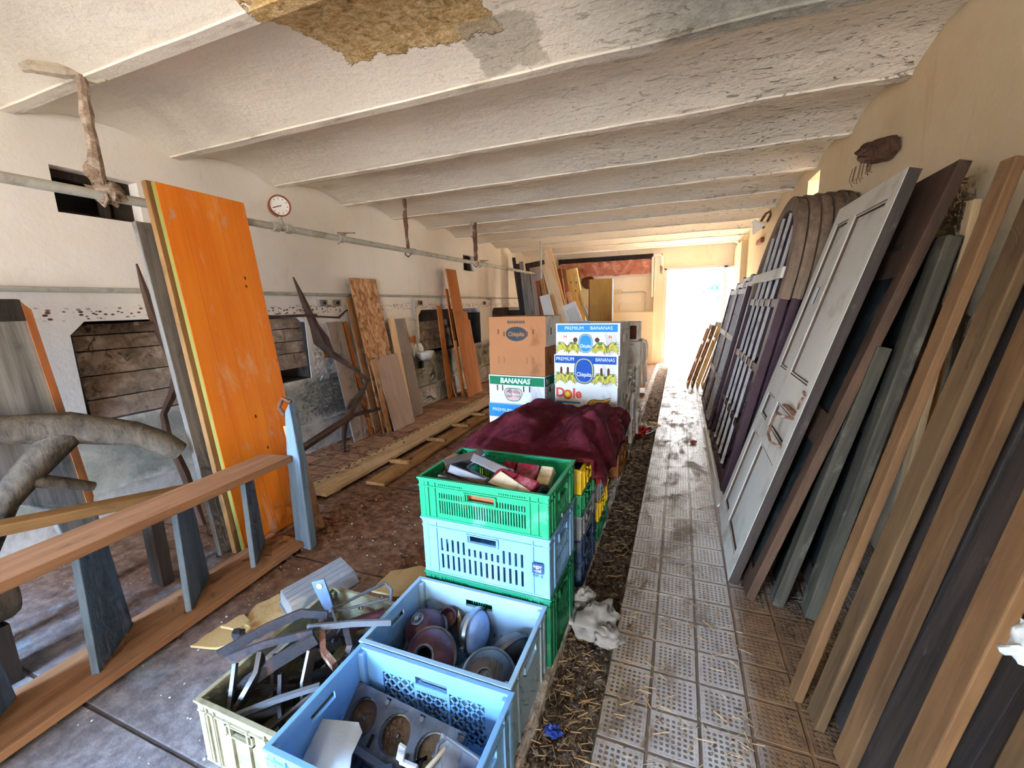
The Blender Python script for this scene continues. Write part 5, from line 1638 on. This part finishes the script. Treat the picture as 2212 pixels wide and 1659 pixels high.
for k in range(5):
    arch_frame(('arched purple window frame in front of its stack, with a white transom', 'arched window frame second in the stack', 'arched window frame third in the stack', 'arched window frame fourth in the stack', 'arched window frame nearest the wall, last in the stack')[k], .335 + .068 * k, 4.86 - .015 * k, k == 0, k)
# narrower rectangular sashes farther along
for k in range(6):
    x0, y1 = .33 + .062 * (k % 3), 5.9 + .82 * (k // 3) + .06 * (k % 3)
    m, w, h = face((x0, y1, .05), (x0, y1 - .78, .05), (x0 + .3, y1, 1.6), .04)
    t = thing('barred_window', '%s dark barred window leaning %s' % (('front', 'middle', 'rear')[k % 3], ('next to the arched frames', 'between the near sashes and the casements')[k // 3]), 'window', m, 'dark barred windows by the arched frames')
    H = 1.6 + .08 * (k % 3)
    for x in (0, .71): mb = MB(); mb.box(x, x + .07, 0, .04, 0, H); mb.build('stile', 'purple', t, bevel=.003)
    for z in (0, .5, 1.0, H - .08): mb = MB(); mb.box(.07, .71, .003, .037, z, z + .06); mb.build('rail', 'purple', t, bevel=.003)
    if k % 3: mb = MB(); mb.box(.06, .72, .018, .023, .05, H - .05); mb.build('pane', 'gap_shade', t)  # added dark sheet for the shade behind these bars
    for x in (.22, .39, .55): mb = MB(); mb.box(x - .008, x + .008, .004, .03, .06, H - .08); mb.build('glazing_bar', 'pale_bar' if k % 3 == 0 else 'purple', t)
# white sills under the frames
t = thing('sill_board', 'grooved white sill board lying along the path under the arched frames', 'board', None)
mb = MB(); mb.prism([(.30, 0), (.44, 0), (.45, .046), (.4, .046), (.395, .038), (.36, .038), (.355, .03), (.32, .03)], 3.25, 5.35); mb.build('sill_body', 'white_paint', t, bevel=.002)
t = thing('sill_board', 'second white sill board behind, nearer the wall', 'board', None)
mb = MB(); mb.prism([(.5, 0), (.64, 0), (.64, .04), (.5, .046)], 3.3, 5.3); mb.build('sill_body', 'white_paint', t, bevel=.002)

# pale casements by the far door
heads = ((.144, 7.9, .47, 1.07), (.219, 7.87, .56, 1.12), (.30, 7.83, .635, 1.17), (.385, 7.78, .70, 1.36), (.45, 7.72, .774, 1.39), (.513, 7.68, .812, 1.54))
names = ('first pale casement of the row by the far door', 'second pale casement, a touch taller', 'third casement, honey coloured', 'fourth casement, taller with white head', 'fifth casement in the row, grey headed', 'tallest casement at the wall end of the row')
for k, (x0, y, xt, zt) in enumerate(heads):
    m, w, h = face((x0, y + .5, 0), (x0, y, 0), (x0 + .3 * zt, y + .5, zt), .04)
    t = thing('casement', names[k], 'casement', m, 'casements leaning by the far door')
    for x in (0, .44): mb = MB(); mb.box(x, x + .06, 0, .035, 0, h); mb.build('stile', ('chip', 'mid_plank', 'pale_yellow', 'light_board', 'pale_plank', 'redwood')[k], t, bevel=.002)
    for z in (0, h * .38, h * .68, h - .06): mb = MB(); mb.box(.06, .44, .002, .033, z, z + .05); mb.build('rail', 'white_paint' if z > h * .5 else 'pale_plank', t, bevel=.002)
    mb = MB(); mb.box(-.005, .505, -.004, .039, h - .075, h + .004); mb.build('head', 'white_paint', t, bevel=.002)
slat('red brown board leaning behind the casements', (.66, 8.2, 0), (.66, 7.5, 0), (1.1, 8.2, 1.5), .03, 'redwood')
slat('thin orange lath slanting across the casement feet', (.4, 7.0, 0), (.42, 6.95, 0), (.72, 8.2, 1.0), .02, 'redwood')

# things fixed to the right wall
t = thing('straw_nest', 'ragged brown nest of mud and straw stuck high on the right wall', 'nest', T(1.125, 3.6, 2.4))
mb = MB()
vs, fs = [], []
nu, nv = 30, 14
for j in range(nv + 1):
    for i in range(nu):
        a = 2 * PI * i / nu; r = j / nv
        yy, zz = .36 * r * math.cos(a), .075 * r * math.sin(a) + .09 * (r * math.cos(a)) * -.9
        k = 1 + .35 * noise.noise(Vector((math.cos(a) * 2, math.sin(a) * 2, 1)))
        vs.append((-.06 * (1 - r * r) + .02 * noise.noise(Vector((yy * 20, zz * 20, 0))), -yy * k, (zz + .0) * k))
for j in range(nv):
    for i in range(nu): fs.append((j * nu + i, j * nu + (i + 1) % nu, (j + 1) * nu + (i + 1) % nu, (j + 1) * nu + i))
mb.add(vs, fs); mb.build('nest_body', 'nest', t, smooth='all')
mb = MB()
for k in range(12):
    r = random.Random(k); y = r.uniform(-.1, .33)
    mb.tube([(-.03, y, -.02 + .25 * (y - .1) * 0), (-.04, y + r.uniform(-.02, .02), -.09 - .05 * r.random()), (-.03, y + r.uniform(-.04, .04), -.11 - .05 * r.random())], .0018, 5)
o = mb.build('straw_fringe', 'nest', t); o['kind'] = 'stuff'
t = thing('wall_insulator', 'rusty iron bracket with a pale insulator up by the far ceiling corner', 'insulator', T(1.12, 7.44, 2.6))
mb = MB(); mb.lathe([(0, -.06), (.12, -.06), (.1, -.01), (.05, .03), (.03, .1), (0, .1)], 18); mb.build('insulator_cup', 'cream', t, T(-.12, 0, -.06) @ RY(-40), smooth=True)
mb = MB(); mb.tube([(-.04, 0, -.1), (-.08, 0, .0), (-.03, 0, .1), (.03, -.08, .12), (.01, -.16, .05), (-.02, -.12, -.03)], .018, 8); mb.build('iron_hook', 'rust', t, smooth=True)
t = thing('wall_stub', 'broken brown timber stub sticking from the wall under the insulator', 'stub', T(1.14, 7.95, 2.37) @ RY(8))
mb = MB(); mb.box(-.05, .0, -.22, .22, -.04, .04); mb.build('stub_body', 'redwood', t, bevel=.008)
t = thing('wall_bracket', 'small white plate sticking out of the far right wall', 'plate', T(1.14, 8.6, 1.66))
mb = MB(); mb.prism([(-.16, 0), (0, 0), (0, .1), (-.02, .1)], -.1, .1); mb.build('plate_body', 'white_paint', t)
# ---------------------------------------------------------------- the far end
GF = 'boards and doors stacked in the far left corner'
def leanx(name, label, x0, xt, w, zt, y, th, mat, inset=None, cut=None, parts=None):
    """board in a plane of constant depth, tipped sideways towards the left wall"""
    d = Vector((xt - x0, .0, zt)); L = d.length; d.normalize()
    m = Matrix(((d.z, 0, d.x, x0), (0, 1, 0, y), (-d.x, 0, d.z, 0), (0, 0, 0, 1)))
    mb = MB(); mb.plate(0, w, 0, L, 0, th, cut(w, L) if cut else [])
    o = tag(mb.build(name, mat, None, m, bevel=.003), label, 'board', GF)
    if inset:
        for (a, b, z0, z1, mt) in inset(w, L):
            q = MB(); q.box(a, b, -.002 if mt != 'old_dark' else th * .5, th * .6, z0, z1); q.build('panel', mt, o)
    return o
leanx('pole', 'dark square pole farthest left in the corner stack', -3.27, -3.60, .065, 2.55, 9.3, .06, 'old_dark')
leanx('plank', 'dark plank second from left in the corner stack', -3.2, -3.46, .067, 2.4, 9.2, .05, 'old_dark')
leanx('plank', 'streaked dark plank third from left in the corner stack', -3.1, -3.36, .088, 2.43, 9.1, .04, 'old_grey')
leanx('old_door', 'broad brown door leaf at the back of the corner stack', -3.0, -3.31, .44, 2.41, 9.36, .04, 'brown_door')
leanx('plank', 'grey tan plank before the brown door leaf', -2.9, -3.2, .139, 2.14, 8.9, .03, 'old_grey')
leanx('old_door', 'beige framed door with a shadowed recess', -2.73, -2.98, .327, 2.25, 8.7, .04, 'panel_grey', cut=lambda w, L: [(.1, w - .05, .3, L - .28)], inset=lambda w, L: [(.09, w - .04, .28, L - .27, 'old_dark')])  # dark wood panel set into the recess
leanx('plank', 'slim dark plank standing before the beige door', -2.47, -2.79, .063, 1.97, 8.5, .03, 'redwood')
leanx('plank', 'reddish plank beside the slim dark one', -2.31, -2.68, .086, 1.98, 8.42, .03, 'mid_plank')
leanx('cupboard_door', 'small white boarded door with a dark latch', -2.01, -2.39, .18, 1.64, 7.5, .025, 'white_paint', inset=lambda w, L: [(.0, w, L - .42, L - .4, 'pale_bar'), (w * .55, w * .68, L - .6, L - .5, 'black')])
leanx('plank', 'very tall light plank reaching the ceiling', -1.81, -2.45, .15, 2.49, 8.0, .03, 'light_board')
leanx('plank', 'wide light plank beside the very tall one', -1.84, -2.44, .2, 2.21, 7.8, .03, 'light_board')
leanx('plank', 'brown plank right of the tall light ones', -2.13, -2.47, .106, 2.21, 8.9, .03, 'redwood')
leanx('plank', 'thin tan plank next to the brown one', -1.99, -2.31, .086, 2.2, 8.8, .03, 'mid_plank')
leanx('plank', 'yellow pine board with dark knot holes', -1.97, -2.37, .23, 2.22, 9.4, .09, 'pale_yellow', inset=lambda w, L: [(w * .2, w * .28, L - .3, L - .26, 'black'), (w * .7, w * .78, L - .33, L - .29, 'black'), (w * .5, w * .58, L - .5, L - .46, 'black')])
leanx('plank', 'short reddish strip in front of the pine board', -1.7, -2.13, .075, 1.85, 8.3, .02, 'redwood')
leanx('plank', 'pinkish strip lower in front of the pine board', -1.48, -2.1, .09, 1.7, 8.2, .02, 'chip')
leanx('cupboard_door', 'little white panelled shutter at the front of the corner stack', -1.37, -1.95, .25, 1.45, 7.4, .025, 'white_paint', cut=lambda w, L: [(.04, w * .46, .2, L - .1), (w * .56, w - .04, .2, L - .1)], inset=lambda w, L: [(.035, w - .03, .18, L - .09, 'door_paint')])
leanx('plank', 'white strip right of the panelled shutter', -1.21, -1.81, .068, 1.44, 8.34, .02, 'white_paint')
leanx('plank', 'second white strip just behind the first', -1.17, -1.8, .07, 1.45, 8.55, .02, 'white_paint')
t = thing('chair_back', 'pale carved fan shaped chair back among the strips', 'chair back', T(-1.95, 9.0, 1.6) @ RY(-12))
mb = MB(); mb.prism([(.02, -.5), (.12, -.5), (.2, 0), (.17, .12), (.07, .19), (-.03, .15), (-.07, .02)], 0, .04); mb.build('splat', 'pale_yellow', t, bevel=.01)
mb = MB(); mb.box(.02, .1, 0, .04, -1.62, -.5); mb.build('leg', 'pale_yellow', t)
board('wardrobe_panel', 'upright ochre wardrobe panel behind the banana boxes', (-1.385, 7.0, 0), (-1.03, 7.0, 0), (-1.385, 7.04, 1.87), .02, 'panel_orange', 'panel')
MAT['ochre'] = wood('ochre', '9c6a2c', 'b8853e', scale=5)
o = D.objects['wardrobe_panel']; o.data.materials[0] = MAT['ochre']
for a, b, mt, nm in ((-.02, .0, 'redwood', 'dark_edge'), (.355, .37, 'cream', 'white_edge')):
    mb = MB(); mb.box(a, b, -.002, .022, 0, 1.87); mb.build(nm, mt, o)

# pipes on the far wall
t = thing('ceiling_conduit', 'white conduit running under the far ceiling and down beside the door', 'pipe', None)
mb = MB(); mb.tube([(-2.95, 10.1, 2.1), (-2.95, 10.1, 2.62), (-2.9, 10.1, 2.655), (.95, 10.1, 2.655), (1.0, 10.1, 2.64), (1.05, 10.1, 2.6), (1.05, 10.1, .1)], .022, 8); mb.build('conduit_run', 'cream', t, smooth=True)
t = thing('wall_pipe', 'thin grey pipe across the far wall bending down by the doorway', 'pipe', None)
mb = MB(); mb.tube([(-2.3, 10.9, 1.72), (-.85, 10.9, 1.73), (-.8, 10.9, 1.7), (-.8, 10.86, 1.26)], .015, 8); mb.build('pipe_run', 'pipe', t, smooth=True)
mb = MB(); mb.box(-1.62, -1.36, 10.86, 10.94, 1.7, 1.78); mb.build('junction', 'pale_yellow', t)
t = thing('vent_pipe', 'white bent pipe coming through beside the reddish lintel', 'pipe', None)
mb = MB(); mb.tube([(-.66, 10.84, 1.6), (-.66, 10.84, 2.5), (-.62, 10.82, 2.54), (-.5, 10.82, 2.54), (-.46, 10.82, 2.5), (-.46, 10.82, 2.3)], .025, 8); mb.build('pipe_run', 'cream', t, smooth=True)
mb = MB(); mb.blob((-.46, 10.82, 2.22), (.03, .03, .1), 4, .5); mb.build('flaking_end', 'crust', t, smooth=True)
t = thing('wall_hole', 'dark broken hole in the far wall under the lintel', 'hole', T(-2.2, 10.93, 2.02))
mb = MB(); mb.M = RX(90); mb.lathe([(0, 0), (.15, 0), (.17, .015), (.16, .03), (.12, .02), (.0, .012)], 14); mb.build('broken_edge', 'nest', t, smooth=True)

# chairs and bits on the slab past the boxes
t = thing('stacked_chair', 'white plastic chair with arms on top of a nest of chairs', 'chair', T(-.8, 8.3, 0))
t2 = None
def chair(label, z, mat, back=True):
    t = thing('plastic_chair', label, 'chair', T(-1.0, 8.1, z), 'plastic chairs nested in a stack')
    mb = MB(); mb.prism([(0, .4), (.42, .4), (.44, .43), (0, .43)], -.2, .22); mb.build('seat', mat, t, bevel=.01)
    for y in (-.2, .2):
        for x in (.03, .4):
            q = MB(); q.tube([(x, y, .41), (x + (.04 if x > .2 else -.03), y * 1.15, 0)], [.028, .02], 8); q.build('leg', mat, t, smooth=True)
        q = MB(); q.tube([(.0, y * 1.1, .64), (.3, y * 1.15, .66), (.42, y * 1.15, .63), (.45, y * 1.1, .52), (.43, y * 1.05, .42)], .022, 8); q.build('arm', mat, t, smooth=True)
    q = MB(); q.plate(-.2, .2, .44, .86, 0, .02, [(-.15, -.09, .5, .8), (-.03, .03, .5, .8), (.09, .15, .5, .8)]); q.build('backrest', mat, t, T(-.02, 0, 0) @ RZ(90) , bevel=.005)
    return t
D.objects.remove(t)
for k in range(3): chair(('lowest white plastic chair in the stack', 'middle white plastic chair in the stack', 'top white plastic chair in the stack')[k], .075 * k, 'chair_white')
t = thing('tan_stool', 'tan plastic stool with a cut out foot before the chairs', 'stool', T(-.72, 7.6, 0))
for y in (-.1, .1):
    mb = MB(); mb.prism([(-.1, 0), (-.03, 0), (-.02, .06), (.06, .06), (.07, 0), (.13, 0), (.1, .42), (-.06, .42)], y, y + .02); mb.build('side', 'chair_tan', t, bevel=.004)
mb = MB(); mb.box(-.07, .11, -.11, .13, .42, .44); mb.build('top', 'chair_tan', t, bevel=.006)
t = thing('iron_stand', 'dark iron stand with slotted uprights beside the tall box column', 'stand', T(-.62, 6.3, 0))
for x in (-.05, .06):
    mb = MB(); mb.box(x - .02, x + .02, -.02, .0, 0 if x < 0 else .3, .78); mb.build('upright', 'mesh_dark', t, bevel=.003)
for z in (.42, .52, .62, .72): mb = MB(); mb.box(-.05, .1, -.024, -.002, z, z + .03); mb.build('crossbar', 'mesh_dark', t)
mb = MB(); mb.tube([(.06, -.02, .3), (.05, -.03, .1), (.06, -.25, .0)], .014, 8); mb.build('rod', 'black', t, smooth=True)
mb = MB(); mb.tube([(.07, .02, .35), (.07, -.08, .33)], .02, 8); mb.build('clamp', 'mesh_dark', t, smooth=True)
mb = MB(); mb.tube([(-.04, -.35, .14), (.03, -.42, .1), (.06, -.46, .0)], .012, 8); mb.build('brace', 'black', t, smooth=True)
t = thing('carton', 'flat white carton lying on the slab beyond the boxes', 'carton', T(-.68, 7.0, 0) @ RZ(4))
mb = MB(); mb.box(0, .19, 0, .42, 0, .05); mb.build('carton_body', 'card', t); mb = MB(); mb.box(-.002, .192, -.002, .422, .05, .054); mb.build('lid', 'print_white', t)

# the tree seen through the far door
t = thing('garden_tree', 'loose leafy tree outside, seen through the far door', 'tree', T(1.4, 22, 0))
mb = MB(); mb.tube([(0, 0, -.1), (.05, 0, .8), (.0, 0, 1.6), (.1, 0, 2.6)], [.07, .06, .04, .015], 8); mb.build('trunk', 'bark', t, smooth=True)
mb = MB()
r = random.Random(5)
for (cx, cz, s) in ((.1, 2.6, .33), (-.25, 1.95, .3), (.2, 1.5, .3), (.05, 2.1, .22)):
    for k in range(130):
        d = Vector((r.gauss(0, 1), r.gauss(0, 1), r.gauss(0, 1))).normalized() * s * r.random() ** .4
        p = Vector((cx, 0, cz)) + d
        u = Vector((r.gauss(0, 1), r.gauss(0, 1), r.gauss(0, 1))).normalized() * .07
        v = u.cross(Vector((r.gauss(0, 1), r.gauss(0, 1), r.gauss(0, 1)))).normalized() * .04
        mb.add([tuple(p - u), tuple(p + v), tuple(p + u), tuple(p - v)], [(0, 1, 2, 3)])
mb.build('foliage', 'leaf', t)

# ---------------------------------------------------------------- litter on the floor
def flake(label, pts, z, seed):
    mb = MB(); mb.M = Matrix(((1, 0, 0, 0), (0, 0, 1, 0), (0, 1, 0, z), (0, 0, 0, 1)))
    n = len(pts); P2 = []
    for i in range(n):
        a, b = Vector(pts[i]), Vector(pts[(i + 1) % n])
        for k in range(4):
            q = a.lerp(b, k / 4); j = .014 * noise.noise(Vector((i * 3.1 + k, seed, 0)))
            P2.append((q.x + j, q.y - j * 1.3))
    mb.prism(P2, 0, .012)
    return tag(mb.build('plaster_flake', 'plaster_flake', None, bevel=.003), label, 'plaster', 'fallen plaster flakes on the slab')
flake('large cream plaster flake lying nearest the ivory crate', [(-2.03, 1.03), (-1.9, 1.06), (-1.78, 1.16), (-1.8, 1.27), (-1.92, 1.26), (-2.02, 1.16)], .002, 1)
flake('cream plaster flake overlapping the first, next to the clear tray', [(-1.93, 1.2), (-1.78, 1.2), (-1.7, 1.33), (-1.76, 1.45), (-1.92, 1.44), (-1.97, 1.32)], .016, 2)
flake('small curled plaster flake on top of the large one', [(-1.98, 1.14), (-1.9, 1.15), (-1.88, 1.22), (-1.95, 1.24)], .03, 3)
flake('cream plaster flake half hidden behind the headlamp crate', [(-1.5, 1.62), (-1.2, 1.64), (-1.18, 1.86), (-1.36, 1.9), (-1.5, 1.8)], .002, 4)
t = thing('dark_stone', 'small dark stone lying on the large plaster flake', 'stone', T(-1.84, 1.13, .034))
mb = MB(); mb.blob((0, 0, .012), (.03, .025, .022), 4, .5); mb.build('stone_body', 'iron', t, smooth=True)
t = thing('plastic_bag', 'crumpled white plastic bag in the gutter beside the stack', 'bag', T(-.33, 1.83, -.035))
mb = MB(); mb.blob((0, 0, .035), (.11, .12, .055), 2, .55, 44, 30, 2.2); o = mb.build('bag_body', 'bag', t, smooth='all')
mb = MB(); mb.blob((.08, -.1, .03), (.07, .06, .04), 5, .6, 30, 20, 2.4); mb.build('bag_end', 'bag', t, smooth='all')
mb = MB(); mb.blob((-.07, .09, .06), (.05, .06, .05), 8, .6, 30, 20, 2.4); mb.build('bag_neck', 'bag', t, smooth='all')
t = thing('blue_scrap', 'small crumpled deep blue scrap in the straw of the gutter', 'scrap', T(-.37, 1.235, -.03))
mb = MB(); mb.blob((0, 0, .015), (.03, .02, .018), 3, 1.0, 14, 10, 3); mb.build('scrap_body', 'blue_scrap', t)
t = thing('paper_wrapper', 'torn red and white wrapper lying in the gutter beyond the blanket', 'wrapper', T(-.34, 5.2, -.035))
for k, mt in enumerate(('litter_red', 'print_white', 'plaster_flake')):
    mb = MB(); mb.blob((.0 + .05 * k - .05, .1 * k - .1, .03), (.1, .1, .035), 11 + k, 1.1, 22, 14, 3); mb.build('fold', mt, t, smooth='all')
t = thing('red_petal', 'tiny red scrap lying on the tiled path', 'scrap', T(.18, 4.75, .001))
mb = MB(); mb.blob((0, 0, .012), (.03, .04, .012), 3, .9, 12, 8, 3); mb.build('scrap_body', 'litter_red', t)

def scatter(name, label, n, seed, region, mat, kind):
    r = random.Random(seed)
    mb = MB()
    for k in range(n):
        x, y, z = region(r)
        if kind == 'stick':
            a = r.uniform(0, PI * 2); L = r.uniform(.015, .06) * (1 + (y > 5) * .4)
            d = Vector((math.cos(a), math.sin(a), r.uniform(-.06, .12))) * L
            s = r.uniform(.0008, .0022)
            p = Vector((x, y, z + .003))
            nrm = Vector((-math.sin(a), math.cos(a), 0)) * s
            up = Vector((0, 0, s * 1.2))
            mb.add([tuple(p - nrm), tuple(p + nrm), tuple(p + d + nrm), tuple(p + d - nrm), tuple(p + up), tuple(p + d + up)], [(0, 1, 2, 3), (0, 4, 5, 3), (1, 2, 5, 4), (0, 1, 4), (3, 5, 2)])
        else:
            s = r.uniform(.0025, .008) if kind == 'clod' else r.uniform(.0015, .005)
            b = len(mb.v)
            mb.blob((x, y, z), (s * r.uniform(.8, 1.6), s * r.uniform(.8, 1.6), s * .6), k, .6, 6, 4, 3)
    o = tag(mb.build(name, mat, None), label, 'litter', None, 'stuff')
    return o
dep = lambda r: .85 + 9.5 * r.random() ** 2.2
scatter('straw', 'loose straw strewn over the gutter and the tiled path', 2300, 3, lambda r: (lambda y: (r.uniform(-.44, -.23), y, -.03) if r.random() < .5 else (r.uniform(-.2, .3), y, .001))(dep(r)), 'straw', 'stick')
scatter('mud_clods', 'dry crumbs of muck lying in the gutter', 1500, 4, lambda r: (r.uniform(-.43, -.235), dep(r), -.035), 'mud', 'clod')
scatter('dirt_crumbs', 'trodden dirt crumbs on the tiled path', 500, 6, lambda r: (min(.32, max(-.2, r.gauss(.12, .14))), dep(r), .001), 'mud', 'crumb')
scatter('plaster_crumbs', 'white plaster crumbs scattered over the slab by the rack', 160, 8, lambda r: (r.uniform(-2.3, -1.2), r.uniform(.6, 2.6), .001), 'print_white', 'crumb')
scatter('chaff', 'dirt and chaff on the wood block paving by the wall', 250, 9, lambda r: (r.uniform(-3.65, -2.95), r.uniform(2.7, 5), .004), 'straw', 'stick')
